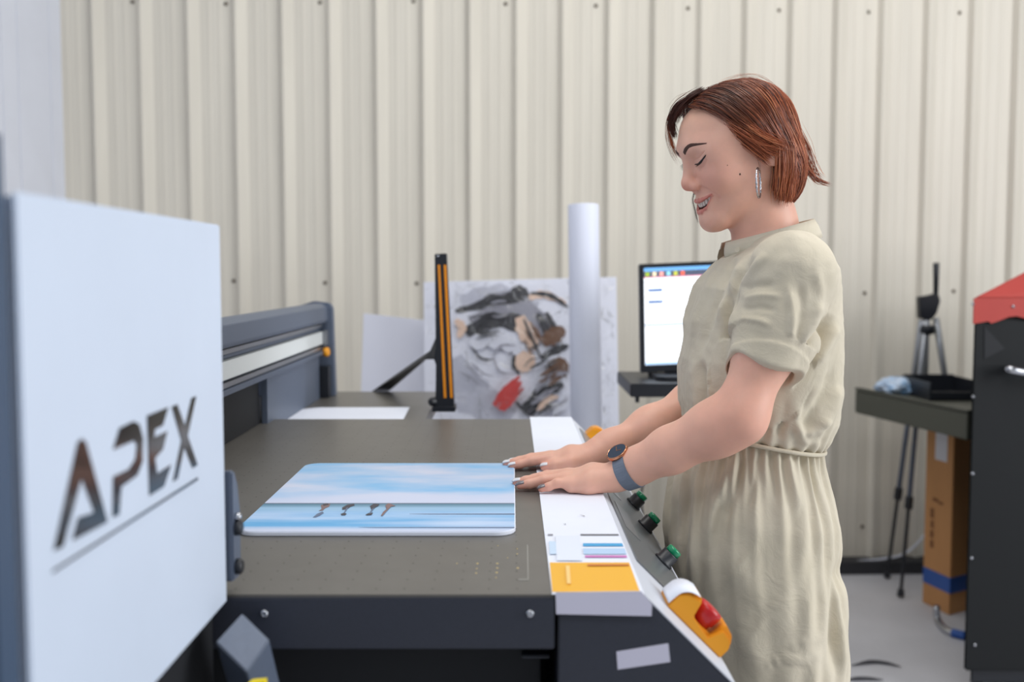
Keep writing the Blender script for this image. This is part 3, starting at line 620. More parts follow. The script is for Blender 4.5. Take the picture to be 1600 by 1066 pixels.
# carton
ct = empty('cardboard_carton', (1.73, 4.08, 0), 'tall brown cardboard carton with a blue tape band under the side table', 'carton')
c0 = onz(1441, 941, 0); c1 = onz(1483, 962, 0); c2 = onz(1524, 951, 0); c3 = c0 + (c2 - c1)
HC = .765
def cbox(name, z0, z1, g, m_, parent, bv=.002):
    ce = (c0 + c1 + c2 + c3) / 4; Q = [ce + (c - ce) * (1 + g) for c in (c1, c2, c3, c0)]
    return hull8(name, [(*q[:2], z0) for q in Q] + [(*q[:2], z1) for q in Q], m_, parent, bv)
cbox('carton_body', 0, HC, 0, M['cardboard'], ct); cbox('blue_tape_band', .085, .150, .012, M['blue_tape'], ct, .001)
nL = np.cross(c1 - c0, (0, 0, 1)); nL /= np.linalg.norm(nL); nL = nL if nL[1] < 0 else -nL
def cpoly(name, u0, u1, z0, z1, m_): 
    P = [c0 + (c1 - c0) * u + np.array((0, 0, z)) + nL * .0008 for u, z in ((u0, z0), (u1, z0), (u1, z1), (u0, z1))]; prism(name, P, nL * .0008, m_, ct)
cpoly('shipping_label', .35, .78, .60, .755, mat('shipping_label', (208, 208, 214), .5))
M['carton_ink'] = mat('carton_ink', (128, 84, 52), .8)
for i, (u0, u1, z0, z1) in enumerate(((.3, .5, .43, .445), (.5, .68, .425, .436), (.22, .36, .36, .40), (.24, .36, .32, .35), (.23, .36, .28, .31), (.24, .37, .24, .27))): cpoly('printed_mark', u0, u1, z0, z1, M['carton_ink'])
tg = empty('bent_metal_tube', (1.69, 3.85, 0), 'bent steel tube foot with a blue end on the floor by the carton', 'tube')
tt = [onz(1463, 960, .04) + np.array((0, 0, .03)), onz(1465, 968, .02), onz(1476, 983, .015), onz(1490, 990, .015)]
tube('tube', tt, .013, M['steel'], tg, 12, sub=6); tube('blue_sleeve', [onz(1488, 989, .016), onz(1508, 994, .016)], .016, M['blue_tape'], tg, 12, sub=4)
# dark scraps on the floor
M['scrap'] = mat('dark_rubber_scrap', (70, 70, 76), .7)
for i, (L_, w, lb) in enumerate((([(1330, 1040), (1360, 1034), (1385, 1036), (1408, 1042)], .012, 'dark curved strip lying on the floor beside the skirt, the farther one'), ([(1322, 1062), (1350, 1060), (1380, 1062)], .012, 'dark curved strip lying on the floor beside the skirt, the nearer one'))):
    tag(tube('rubber_strip', [onz(x, y, .006) for x, y in L_], [.002, w, w * .8, .002], M['scrap'], None, 8, flat=(1, .4), sub=5), lb, 'strip', 'rubber strips on the floor')
wc = tube('white_cable', [onwall(1322, 872) + WN * .06, onwall(1370, 868) + WN * .06, onwall(1408, 858) + WN * .06, onwall(1440, 826) + WN * .06, onwall(1470, 790) + WN * .06], .005, M['paper'], None, 8, sub=6)
tag(wc, 'thin white cable sagging along the foot of the corrugated wall', 'cable')
# ------------------------------------------------------------------ the woman: signed distance shapes -> one continuous surface
def smin(a, b, k):
    h = np.maximum(k - np.abs(a - b), 0) / k; return np.minimum(a, b) - h * h * k * .25
def smax(a, b, k): return -smin(-a, -b, k)
def sph(P, c, r): return np.linalg.norm(P - np.array(c), axis=1) - r
def ell(P, c, r):
    q = P - np.array(c); r = np.array(r, float); k0 = np.linalg.norm(q / r, axis=1); k1 = np.linalg.norm(q / (r * r), axis=1)
    return k0 * (k0 - 1) / np.maximum(k1, 1e-9)
def rc(P, a, b, ra, rb):
    a = np.array(a, float); b = np.array(b, float); ab = b - a; t = np.clip((P - a) @ ab / max(ab @ ab, 1e-12), 0, 1)
    return np.linalg.norm(P - a - t[:, None] * ab, axis=1) - (ra + t * (rb - ra))
def chain(P, pts, radii, k):
    d = rc(P, pts[0], pts[1], radii[0], radii[1])
    for i in range(1, len(pts) - 1): d = smin(d, rc(P, pts[i], pts[i + 1], radii[i], radii[i + 1]), k)
    return d
def boxed(fn, lo, hi, far=0.25):
    lo = np.array(lo); hi = np.array(hi)
    def g(P):
        out = np.full(len(P), far); m = np.all((P > lo) & (P < hi), axis=1)
        if m.any(): out[m] = fn(P[m])
        return out
    return g
def surface(f, lo, hi, h, newton=2, B=12):
    """sparse surface nets"""
    lo = np.array(lo, float); nb = np.ceil((np.array(hi) - lo) / (h * B)).astype(int)
    I = np.stack(np.meshgrid(*[np.arange(n) for n in nb], indexing='ij'), -1).reshape(-1, 3)
    d = f(lo + (I + .5) * h * B); I = I[np.abs(d) < h * B * 1.35]
    g = np.stack(np.meshgrid(*[np.arange(-1, B + 2)] * 3, indexing='ij'), -1).reshape(-1, 3); S = B + 3
    NX = nb * B + 8
    def key(c): c = c + 2; return (c[..., 0] * NX[1] + c[..., 1]) * NX[2] + c[..., 2]
    CV = []; CK = []; EQ = []
    off = np.array([(i, j, k) for i in (0, 1) for j in (0, 1) for k in (0, 1)])
    edges = [(a, b) for a in range(8) for b in range(a + 1, 8) if np.abs(off[a] - off[b]).sum() == 1]
    step = max(1, 2000000 // len(g))
    for s in range(0, len(I), step):
        blk = I[s:s + step]
        P = lo + (blk[:, None] * B + g[None]) * h
        D = f(P.reshape(-1, 3)).reshape(len(blk), S, S, S)
        N_ = S - 1                                             # cells -1..B
        corner = np.stack([D[:, o[0]:o[0] + N_, o[1]:o[1] + N_, o[2]:o[2] + N_] for o in off], -1)
        neg = corner < 0; act = neg.any(-1) & ~neg.all(-1)
        b, i, j, k = np.nonzero(act); cd = corner[b, i, j, k]
        acc = np.zeros((len(b), 3)); cnt = np.zeros(len(b))
        for (p, q) in edges:
            m = (cd[:, p] < 0) != (cd[:, q] < 0); t = np.where(m, cd[:, p] / np.where(m, cd[:, p] - cd[:, q], 1), 0)
            acc += m[:, None] * (off[p] + t[:, None] * (off[q] - off[p])); cnt += m
        cell = blk[b] * B + np.stack((i, j, k), -1) - 1
        CV.append(lo + (cell + acc / cnt[:, None]) * h); CK.append(key(cell))
        base = D[:, 1:B + 1, 1:B + 1, 1:B + 1] < 0
        for ax in range(3):
            sl_ = [slice(1, B + 1)] * 3; sl_[ax] = slice(2, B + 2)
            nxt = D[(slice(None), *sl_)] < 0
            b, i, j, k = np.nonzero(base != nxt); c = blk[b] * B + np.stack((i, j, k), -1)
            u, v = (ax + 1) % 3, (ax + 2) % 3; eu = np.zeros(3, int); ev = np.zeros(3, int); eu[u] = 1; ev[v] = 1
            q = np.stack([key(c - eu - ev), key(c - ev), key(c), key(c - eu)], -1)
            fl_ = ~base[b, i, j, k]; q[fl_] = q[fl_][:, ::-1]; EQ.append(q)
    CV = np.vstack(CV); CK = np.concatenate(CK); EQ = np.vstack(EQ)
    CK, ui = np.unique(CK, return_index=True); CV = CV[ui]
    qi = np.searchsorted(CK, EQ); qi = np.minimum(qi, len(CK) - 1); ok = (CK[qi] == EQ).all(1); qi = qi[ok]
    V = CV
    for _ in range(newton):
        nrm, d0 = grad(f, V, h * .5); V = V - nrm * np.clip(d0, -h * .7, h * .7)[:, None]
    return V, qi
def grad(f, V, e):
    d0 = f(V); G = np.stack([f(V + np.eye(3)[a] * e) - d0 for a in range(3)], -1) / e
    n = np.linalg.norm(G, axis=1); return G / np.maximum(n, .3)[:, None] / np.maximum(n, .3)[:, None], d0
def mesh_np(name, V, Q, material, parent, colors=None):
    me = bpy.data.meshes.new(name); me.vertices.add(len(V)); me.vertices.foreach_set('co', np.ascontiguousarray(V, dtype=np.float32).ravel())
    k = Q.shape[1]; me.loops.add(Q.size); me.loops.foreach_set('vertex_index', np.ascontiguousarray(Q, dtype=np.int32).ravel())
    me.polygons.add(len(Q)); me.polygons.foreach_set('loop_start', np.arange(0, Q.size, k, dtype=np.int32))
    me.update(calc_edges=True); me.validate()
    if colors is not None:
        a = me.color_attributes.new('tint', 'FLOAT_COLOR', 'POINT'); a.data.foreach_set('color', np.ascontiguousarray(colors, dtype=np.float32).ravel())
    return _finish(name, me, material, parent, True)

# ---- head frame: f forward, l her left (towards the camera), u up
HO = at(1167, 221, 1.60)
yaw, pit = math.radians(9), math.radians(17)
f0 = np.array((-math.cos(yaw), -math.sin(yaw), 0)); l0 = np.array((math.sin(yaw), -math.cos(yaw), 0)); u0 = np.array((0, 0, 1.0))
hf = f0 * math.cos(pit) - u0 * math.sin(pit); hu = u0 * math.cos(pit) + f0 * math.sin(pit); HM = np.stack((hf, l0, hu), 1)
def hw(q): return HO + np.asarray(q, float) @ HM.T
def hl(P): return (P - HO) @ HM
def head_base(q):
    s = np.stack((q[:, 0], np.abs(q[:, 1]), q[:, 2]), 1)
    d = ell(s, (.008, 0, .016), (.082, .072, .071))
    d = smin(d, ell(s, (.057, 0, .026), (.0420, .052, .044)), .025)                   # forehead
    d = smin(d, ell(s, (.042, 0, -.032), (.053, .056, .074)), .03)                    # face
    d = smin(d, rc(s, (.008, .041, -.050), (.076, .014, -.098), .019, .0165), .035)   # jaw
    d = smin(d, ell(s, (.0885, 0, -.1005), (.0165, .020, .0165)), .022)               # chin
    d = smin(d, sph(s, (.068, .036, -.036), .0262), .022)                             # cheek lifted by the smile
    d = smin(d, ell(s, (.060, .049, .000), (.026, .014, .020)), .02)                  # cheekbone / temple
    d = smin(d, ell(s, (.087, .018, .014), (.015, .022, .011)), .02)                  # brow
    d = smax(d, -ell(s, (.116, .030, -.008), (.020, .018, .010)), .014)               # eye socket
    d = smin(d, ell(s, (.0800, .0315, -.007), (.0142, .0165, .0125)), .006)           # lid over the eyeball
    d = smin(d, rc(s, (.0955, 0, .006), (.1085, 0, -.032), .0068, .0085), .012)       # nose bridge
    d = smin(d, sph(s, (.1090, 0, -.0375), .0098), .008)
    d = smin(d, ell(s, (.1005, .0118, -.0420), (.0100, .0070, .0070)), .006)          # wings
    d = smax(d, -sph(s, (.1075, .0056, -.0495), .0028), .003)
    d = smin(d, ell(s, (.083, 0, -.071), (.0190, .027, .020)), .014)                  # muzzle
    p = s - np.array((-.009, .0730, -.020)); p = np.stack((p[:, 0] * .92 + p[:, 2] * .39, p[:, 1], -p[:, 0] * .39 + p[:, 2] * .92), 1)
    e = ell(p, (0, 0, 0), (.0155, .0085, .029)); e = smax(e, -ell(p, (.001, .010, -.001), (.0085, .0075, .015)), .006)
    return smin(d, e, .008)
def base_f(l, u):
    fs = np.linspace(.125, .03, 400); d = head_base(np.stack((fs, np.full(400, l), np.full(400, u)), 1)); return fs[np.argmax(d < 0)]
def lips(lu, off): return [np.array((base_f(l, u) + off, l, u)) for l, u in lu]
UPL = lips([(0, -.0660), (.0055, -.0654), (.016, -.0655), (.0320, -.0615)], -.0004)
LOL = lips([(0, -.0835), (.008, -.0828), (.018, -.0785), (.0318, -.0640)], -.0022)
GAP = lips([(0, -.0748), (.008, -.0745), (.018, -.0718), (.0298, -.0634)], .0)
def head_sdf(q):
    d = head_base(q); s = np.stack((q[:, 0], np.abs(q[:, 1]), q[:, 2]), 1)
    m = (s[:, 0] > .05) & (s[:, 2] < .02) & (s[:, 2] > -.03)
    if m.any(): d[m] = smax(smax(d[m], -chain(s[m], LID, (.0005, .0009, .0009, .0005), .002), .002), -chain(s[m], LOW, (.0004, .0009, .0008, .0004), .002), .004)
    m = (s[:, 0] > .05) & (s[:, 1] < .05) & (s[:, 2] < -.03) & (s[:, 2] > -.11)
    if not m.any(): return d
    s = s[m]; e = d[m]
    up = chain(s, UPL, (.0026, .0028, .0026, .0016), .003); lo = chain(s, LOL, (.0036, .0036, .0032, .0016), .003)
    e = smin(e, np.minimum(up, lo), .003)
    gap = np.minimum(chain(s, GAP, (.0052, .0052, .0046, .0012), .003), chain(s, [g - np.array((.006, 0, 0)) for g in GAP], (.0050, .0050, .0044, .0010), .003))
    gap = np.minimum(gap, chain(s, [g + np.array((.005, 0, 0)) for g in GAP], (.0052, .0052, .0046, .0012), .003))
    e = smax(e, -gap, .0015)
    e = smax(e, -chain(s, CR, (.0008, .0016, .0012, .0006), .002), .006)
    d[m] = e; return d
CR = lips([(.0200, -.0475), (.0300, -.0530), (.0372, -.0610), (.0375, -.0700)], .0008)
LID = lips([(.0185, -.0052), (.0265, -.0042), (.0380, -.0030), (.0520, .0030)], .0003)
LOW = lips([(.0200, -.0170), (.0290, -.0195), (.0400, -.0170), (.0500, -.0100)], .0006)
TB = T + .0017
# ---- hands
def hand_frame(wrist, tip, thumb_dir):
    a = np.array(tip) - np.array(wrist); a[2] = 0; a /= np.linalg.norm(a); b = np.array((-a[1], a[0], 0)); b *= np.sign(b @ np.array(thumb_dir)); return a, b
def hand_setup(wrist, tip, thumb_dir, scale, adduct):
    a, b = hand_frame(wrist, tip, thumb_dir); o = np.array((wrist[0], wrist[1], TB))
    Wd = lambda p: o + (a * p[0] + b * p[1]) * scale + np.array((0, 0, p[2] * scale))
    kn = [(.086, .0255, .0215), (.0895, .0085, .0235), (.085, -.0095, .0215), (.0775, -.0265, .0170)]
    ang = [3, -1, -5, -11]; Ls = [(.037, .022, .016), (.041, .025, .017), (.038, .024, .016), (.022, .014, .012)]
    fingers = []
    for (kx, ky, kz), an, L3 in zip(kn, ang, Ls):
        an = math.radians(an); dx, dy = math.cos(an), math.sin(an); p = [(kx, ky, kz)]; zs_ = (.0165, .0105, .0072); r = 0
        for L_, z_ in zip(L3, zs_):
            r += L_; p.append((kx + dx * r, ky + dy * r, z_))
        fingers.append([Wd(q) for q in p])
    if adduct: th = [(.010, .018, .022), (.046, .041, .017), (.076, .0455, .0125), (.098, .0435, .0085)]
    else: th = [(.010, .018, .022), (.044, .044, .017), (.070, .056, .0125), (.090, .062, .0085)]
    return dict(W=Wd, kn=kn, fingers=fingers, th=[Wd(q) for q in th], a=a, b=b, s=scale, o=o)
def hand_sdf(P, H):
    W, s = H['W'], H['s']; d = None
    for i, (kx, ky, kz) in enumerate(H['kn']):
        m = chain(P, [W((.0, ky * .55, .028)), W((.045, ky * .82, .0275 - abs(i - 1) * .002)), W((kx, ky, kz - .004))], [.0155 * s, .0130 * s, .0108 * s], .010)
        d = m if d is None else smin(d, m, .012)
    d = smin(d, chain(P, [W((.006, -.014, .016)), W((.050, -.026, .013)), W((.072, -.026, .0125))], [.0150 * s, .0125 * s, .009 * s], .01), .012)   # heel, little finger side
    rad = [(.0098, .0090, .0080, .0062), (.0100, .0092, .0082, .0064), (.0096, .0088, .0078, .0061), (.0086, .0078, .0069, .0055)]
    for fg, r in zip(H['fingers'], rad):
        d = smin(d, chain(P, fg, [v * s for v in r], .003), .0055)
    t = chain(P, H['th'], [.0165 * s, .0125 * s, .0100 * s, .0072 * s], .006); d = smin(d, t, .009)
    return smax(d, TB - .0004 - P[:, 2], .002)
WL = np.array(onz(968, 772, T)); WL = np.array((at(968, 760, 1.50)[0], 1.503, 0)); tipL = np.array((at(806, 765, 1.515)[0], 1.528, 0))
HL = hand_setup(WL, tipL, (0, 1, 0), np.linalg.norm((tipL - WL)[:2]) / .172, False)
WRr = np.array((at(928, 728, 1.69)[0], 1.690, 0)); tipR = np.array((at(795, 728, 1.70)[0], 1.695, 0))
HR = hand_setup(WRr, tipR, (0, -1, 0), .85, True)
# ---- arms
SHL = at(1240, 434, 1.455); EL = at(1155, 652, 1.425); WLa = HL['W']((-.012, 0, .034))
SHR = at(1222, 432, 1.755); ER = at(1128, 610, 1.80); WRa = HR['W']((-.010, 0, .032))
def arm(S_, E_, W_):
    fa = W_ - E_
    return [S_, S_ + (E_ - S_) * .5, E_, E_ + fa * .22, E_ + fa * .6, W_ - fa * .08, W_]
AL = arm(SHL, EL, WLa); AR = arm(SHR, ER, WRa)
rL = [.048, .0390, .0340, .0350, .0290, .0225, .0205]; rR = [.050, .042, .037, .0365, .0285, .0215, .0195]
def flat_arm(P, A, r): return chain(P, A, r, .03)
NB = at(1207, 400, 1.60); CH = at(1192, 490, 1.60); WA = at(1182, 660, 1.60); HP = at(1180, 790, 1.60)
NK0 = hw((.004, 0, -.055))
FL = np.array((at(1180, 790, 1.6)[0] + .01, 1.52, 0)); FR = np.array((at(1180, 790, 1.6)[0] + .01, 1.69, 0))
def torso_sdf(P):
    d = chain(P, [NK0, NK0 * .45 + NB * .55, NB], [.043, .0425, .050], .03)
    d = smin(d, rc(P, hw((.030, 0, -.078)), NB + np.array((-.006, 0, -.01)), .022, .026), .03)
    d = smin(d, rc(P, NB + np.array((.012, 0, -.02)), SHL + np.array((0, 0, .012)), .045, .040), .03); d = smin(d, rc(P, NB + np.array((.012, 0, -.02)), SHR + np.array((0, 0, .012)), .045, .040), .03)
    d = smin(d, ell(P, CH, (.088, .130, .105)), .04); d = smin(d, ell(P, (CH + WA) / 2, (.080, .110, .12)), .04); d = smin(d, ell(P, WA, (.072, .100, .09)), .04)
    d = smin(d, ell(P, HP, (.085, .135, .12)), .05)
    return d
def legs_sdf(P):
    d = None
    for F_, sg in ((FL, -1), (FR, 1)):
        hip = HP + np.array((0, sg * .075, -.04)); kn_ = np.array((F_[0] - .005, F_[1], .46)); an_ = np.array((F_[0] + .02, F_[1], .085))
        l_ = chain(P, [hip, kn_, kn_ + (an_ - kn_) * .35, an_, np.array((F_[0] - .12, F_[1] + sg * .015, .035))], [.078, .046, .048, .032, .026], .03)
        d = l_ if d is None else np.minimum(d, l_)
    return smax(d, .012 - P[:, 2], .005)
bh = boxed(lambda P: head_sdf(hl(P)), HO - .17, HO + .17)
bt_ = boxed(torso_sdf, (HP[0] - .25, 1.30, .70), (HP[0] + .28, 1.92, 1.62))
def bbx(pts, m): p = np.array(pts); return p.min(0) - m, p.max(0) + m
bl = boxed(lambda P: flat_arm(P, AL, rL), *bbx(AL, .09)); br = boxed(lambda P: flat_arm(P, AR, rR), *bbx(AR, .09))
hlp = np.vstack([np.array(x) for x in HL['fingers'] + [HL['th']]] + [HL['o'][None]]); hrp = np.vstack([np.array(x) for x in HR['fingers'] + [HR['th']]] + [HR['o'][None]])
bhl = boxed(lambda P: hand_sdf(P, HL), *bbx(hlp, .06)); bhr = boxed(lambda P: hand_sdf(P, HR), *bbx(hrp, .06))
bg_ = boxed(legs_sdf, (FL[0] - .25, 1.35, -.02), (FL[0] + .25, 1.86, 1.12))
def body_sdf(P):
    d = smin(bh(P), bt_(P), .015)
    d = smin(d, smin(bl(P), bhl(P), .014), .03); d = smin(d, smin(br(P), bhr(P), .014), .03)
    return smin(d, bg_(P), .04)
BV, BQ = surface(body_sdf, (-.03, 1.36, -.01), (.62, 1.86, 1.66), .0023, 1)
def refine(V, Q, mask, f):
    R = Q[mask]; E = np.sort(np.stack((R, np.roll(R, -1, 1)), -1).reshape(-1, 2), 1); U, inv, cnt = np.unique(E, axis=0, return_inverse=True, return_counts=True); inv = inv.reshape(-1, 4)
    n0 = len(V); mid = (V[U[:, 0]] + V[U[:, 1]]) / 2; cen = V[R].mean(1); inner = cnt == 2
    def proj(p):
        for _ in range(2):
            g_, d_ = grad(f, p, .0004); p = p - g_ * np.clip(d_, -.001, .001)[:, None]
        return p
    mid[inner] = proj(mid[inner]); cen = proj(cen); ci_ = n0 + len(U) + np.arange(len(R)); e_ = n0 + inv; new = []
    for k in range(4): new.append(np.stack((R[:, k], e_[:, k], ci_, e_[:, (k + 3) % 4]), 1))
    return np.vstack((V, mid, cen)), np.vstack((Q[~mask], *new))
for lv in range(2):
    qc = hl(BV[BQ].mean(1)); mg = .004 * lv
    mk_ = (qc[:, 0] > .058 + mg) & (np.abs(qc[:, 1]) < .062 - mg) & (qc[:, 2] < .012 - mg) & (qc[:, 2] > -.096 + mg)
    BV, BQ = refine(BV, BQ, mk_, body_sdf)
# skin tint: lips, blush, knuckles
q = hl(BV); ql = np.stack((q[:, 0], np.abs(q[:, 1]), q[:, 2]), 1)
def L3(c): return np.array(lin(c)[:3])
skin = L3((234, 181, 159)); C = np.tile(skin, (len(BV), 1))
def blend(Cc, w, col): return Cc * (1 - w[:, None]) + L3(col) * w[:, None]
inh = np.linalg.norm(q, axis=1) < .17
def gs(c, r): return inh * np.exp(-((ql - np.array(c)) ** 2 / np.array(r) ** 2).sum(1))
C = blend(C, np.clip(.40 * gs((.078, .040, -.034), (.03, .022, .022)), 0, 1), (232, 148, 132))
C = blend(C, np.clip(.55 * gs((.115, 0, -.042), (.016, .014, .012)), 0, 1), (216, 132, 112))
C = blend(C, np.clip(.5 * gs((.075, 0, .05), (.04, .05, .03)), 0, 1), (230, 182, 150))
dlip = np.full(len(BV), 1.0); ii = np.nonzero(inh)[0]; s_ = ql[ii]
off_ = np.array((.001, 0, 0))
lipd = np.minimum(chain(s_, [np.array(p) + off_ for p in UPL], (.0026, .0028, .0026, .0014), .003), chain(s_, [np.array(p) + off_ for p in LOL], (.0036, .0036, .0032, .0014), .003))
w = np.zeros(len(BV)); w[ii] = np.clip(1 - np.maximum(lipd, 0) / .0010, 0, 1); C = blend(C, w * .7, (198, 104, 98))
inm = chain(s_, [np.array(p) - np.array((.008, 0, 0)) for p in GAP], (.0056, .0056, .0052, .0012), .003); w = np.zeros(len(BV)); w[ii] = (inm < .0005) * 1.0; C = blend(C, w, (120, 50, 48))
w = np.zeros(len(BV)); w[ii] = np.clip(1 - np.linalg.norm(s_ - np.array((.1075, .0056, -.0495)), axis=1) / .0042, 0, 1); C = blend(C, w, (120, 66, 56))
# fingertips a little redder, elbow too
for H_ in (HL, HR):
    for fg in H_['fingers'] + [H_['th']]:
        C = blend(C, .45 * np.exp(-(np.linalg.norm(BV - fg[-1], axis=1) / .012) ** 2), (226, 132, 116))
        C = blend(C, .25 * np.exp(-(np.linalg.norm(BV - fg[1], axis=1) / .009) ** 2), (210, 136, 118))
C = blend(C, .35 * np.exp(-(np.linalg.norm(BV - EL, axis=1) / .05) ** 2), (216, 140, 120))
M['skin'] = mat('skin', (214, 160, 138), .46, attr='tint', var=.035, vscale=45, sss=.18, bump=.08, bscale=700, bdist=.0004, spec=.4)
person = mesh_np('person', BV, BQ, M['skin'], None, np.hstack((C, np.ones((len(C), 1)))))
tag(person, 'smiling woman with auburn bob in a beige belted dress, both hands on the printer', 'person')

# ---- face details that sit on the skin
def face_f(l, u):           # distance forward to the skin at (l, u)
    fs = np.linspace(.13, .02, 120); d = head_sdf(np.stack((fs, np.full(120, l), np.full(120, u)), 1)); k = np.argmax(d < 0); return fs[k] + (.11 / 119) * (d[k] / (d[k] - d[k - 1] + 1e-9)) if k else fs[0]
def face_l(f_, u, sg=1):
    ls = np.linspace(.11, .0, 120); d = head_sdf(np.stack((np.full(120, f_), ls, np.full(120, u)), 1)); k = np.argmax(d < 0); return sg * ls[k]
def on_face(l, u, lift): return np.array((face_f(l, u) + lift, l, u))
def ribbon(name, pts, widths, m_, parent, lift=.0006, sub=5, thick=.0012):
    """strip drawn over the face: pts are (l, u)"""
    P = spline(np.array(pts, float), sub); ws = np.interp(np.linspace(0, 1, len(P)), np.linspace(0, 1, len(widths)), widths)
    t = np.gradient(P, axis=0); t /= np.linalg.norm(t, axis=1)[:, None]; nn = np.stack((-t[:, 1], t[:, 0]), 1); V = []; Fc = []
    for p, n_, w_ in zip(P, nn, ws):
        for k, lf in ((-1, -.0004), (-.5, lift), (.5, lift), (1, -.0004)):
            a = p + n_ * w_ * k / 2; V.append(hw(on_face(a[0], a[1], lf)))
    for i in range(len(P) - 1):
        for k in range(3): Fc.append((4 * i + k, 4 * i + k + 1, 4 * i + k + 5, 4 * i + k + 4))
    return mk(name, V, Fc, m_, parent, True)
M['brow'] = mat('dark_brown_brow', (78, 52, 44), .8); M['lash'] = mat('black_lash', (28, 22, 22), .5)
for sg in (1, -1):
    ribbon('eyebrow', [(sg * .0115, .0098), (sg * .021, .0145), (sg * .034, .0182), (sg * .0550, .0138)], [.0078, .0088, .0068, .0016], M['brow'], person)
    ribbon('eyelashes', [(sg * .0165, -.0110), (sg * .026, -.0118), (sg * .038, -.0095), (sg * .0530, -.0022)], [.0016, .0040, .0046, .0012], M['lash'], person, .0009)
    V = []; Fc = []                                                     # lashes standing off the lid
    for i, x in enumerate(np.linspace(.021, .052, 18)):
        u_ = np.interp(x, [.0165, .026, .038, .0530], [-.0116, -.0124, -.0102, -.0030]); p = on_face(sg * x, u_, 0); e_ = p + np.array((.0055, sg * (.001 + .16 * (x - .02)), -.0035))
        b = len(V); V += [hw(p + np.array((0, .0004, 0))), hw(p - np.array((0, .0004, 0))), hw(p - np.array((0, 0, .0006))), hw(e_)]; Fc += [(b, b + 1, b + 3), (b + 1, b + 2, b + 3), (b + 2, b, b + 3)]
    mk('lash_fringe', V, Fc, M['lash'], person)
for f_, u_, r in ((.0505, -.044, .0016), (.066, -.026, .0007)):
    l_ = face_l(f_, u_); c = hw((f_, l_, u_)); lathe('mole', c, l0 + hf * .4, [(r, -.0006), (r, .0002), (r * .5, .0006)], M['brow'], person, 10)
# teeth: each tooth a small rounded tile along the dental arch
M['tooth'] = mat('tooth_enamel', (224, 214, 202), .25)
TF = [(l, base_f(l, -.072) - .0042) for l in np.linspace(-.032, .032, 33)]
def arch(l): return np.array((np.interp(l, [t[0] for t in TF], [t[1] for t in TF]), l, -.0685 + 6.0 * l * l))
for i in range(-4, 5):
    x = i * .0061; p = arch(x); t = arch(x + .002) - arch(x - .002); t /= np.linalg.norm(t); n_ = np.array((t[1], -t[0], 0)); n_ /= np.linalg.norm(n_); up_ = np.array((0, 0, 1.0))
    if n_[0] < 0: n_ = -n_
    hw_ = .0030; hh = (.0082, .0078, .0078, .0070, .0060)[abs(i)]
    P8 = [p + t * a * hw_ + up_ * z_ + n_ * b for z_ in (-hh, .003) for a, b in ((-1, .0012), (1, .0012), (1, -.003), (-1, -.003))]
    hull8('tooth', [hw(v) for v in P8], M['tooth'], person, .0009)
# fingernails
M['nail_white'] = mat('white_nail_polish', (232, 232, 236), .15, coat=.6); M['nail_dark'] = mat('grey_nail_polish', (120, 116, 120), .15, coat=.6)
def nail(fg, r, m_):
    p, q_ = fg[-1], fg[-2]; d = (p - q_) / np.linalg.norm(p - q_); a, b, _ = frame(d); upn = np.array((0, 0, 1.0)); upn -= d * (upn @ d); upn /= np.linalg.norm(upn); sd = np.cross(d, upn); V = []; Fc = []
    n = 7
    for i in range(n):
        for j in range(n):
            x = -.0075 + .0135 * i / (n - 1); th = math.radians(-62 + 124 * j / (n - 1)); ww = 1 - .12 * abs(i / (n - 1) - .5)
            c = p + d * x; rr = (r + .0007) * ww * (1 if x < 0 else math.sqrt(max(.05, 1 - (x / (r * 1.25)) ** 2)) if x < r * 1.2 else .2) + .0003
            V.append(c + (upn * math.cos(th) + sd * math.sin(th)) * rr)
    for i in range(n - 1):
        for j in range(n - 1): Fc.append((i * n + j, i * n + j + 1, (i + 1) * n + j + 1, (i + 1) * n + j))
    o = mk('fingernail', V, Fc, m_, person, True); md = o.modifiers.new('s', 'SOLIDIFY'); md.thickness = .0004; md.offset = 1
for H_, dark in ((HL, (2, 3)), (HR, ())):
    for i, fg in enumerate(H_['fingers'] + [H_['th']]):
        nail(fg, (.0062, .0064, .0061, .0055, .0072)[i] * H_['s'], M['nail_dark'] if i in dark else M['nail_white'])
# ------------------------------------------------------------------ hair
def fh(u): return np.interp(u, [-.13, -.100, -.085, -.070, -.055, -.046, -.036, -.028, -.012, .008, .0375, .060, .072, .082, .11], [.006, .010, .010, .004, -.008, -.016, -.016, .004, .027, .034, .048, .056, .076, .105, .13])
def ub(f): return np.interp(f, [-.10, -.080, -.045, .0, .04], [-.086, -.094, -.110, -.094, -.070])
def hair_shell(q):
    d = ell(q, (.006, 0, .019), (.084, .081, .0755)); d = smin(d, ell(q, (.042, 0, .046), (.053, .060, .042)), .02)
    return smin(d, ell(q, (-.018, 0, -.040), (.057, .077, .076)), .025)
def hair_sdf(q):
    d = hair_shell(q); d = smax(d, q[:, 0] - fh(q[:, 2]) - .10 * np.maximum(0, .02 - np.abs(q[:, 1])), .006); return smax(d, ub(q[:, 0]) + .006 - q[:, 2], .008)
HVv, HQ = surface(lambda P: hair_sdf(hl(P)) + .004, HO - .16, HO + .16, .003, 1)
def hair_mat():
    m = mat('auburn_hair', (104, 58, 42), .36, attr='tint', spec=.4); return m
M['hair'] = hair_mat(); M['hair_base'] = mat('dark_auburn_underlayer', (104, 60, 44), .55, var=.3, vscale=40, vstretch=(1, 1, .15), bump=.5, bscale=150, bdist=.002)
hair = mesh_np('hair', HVv, HQ, M['hair_base'], person)
NS = 9500; pts_ = []; tries = 0
cand = rng.normal(size=(90000, 3)); cand /= np.linalg.norm(cand, axis=1)[:, None]; cand = np.array((.0, 0, .0)) + cand * np.array((.095, .085, .10))
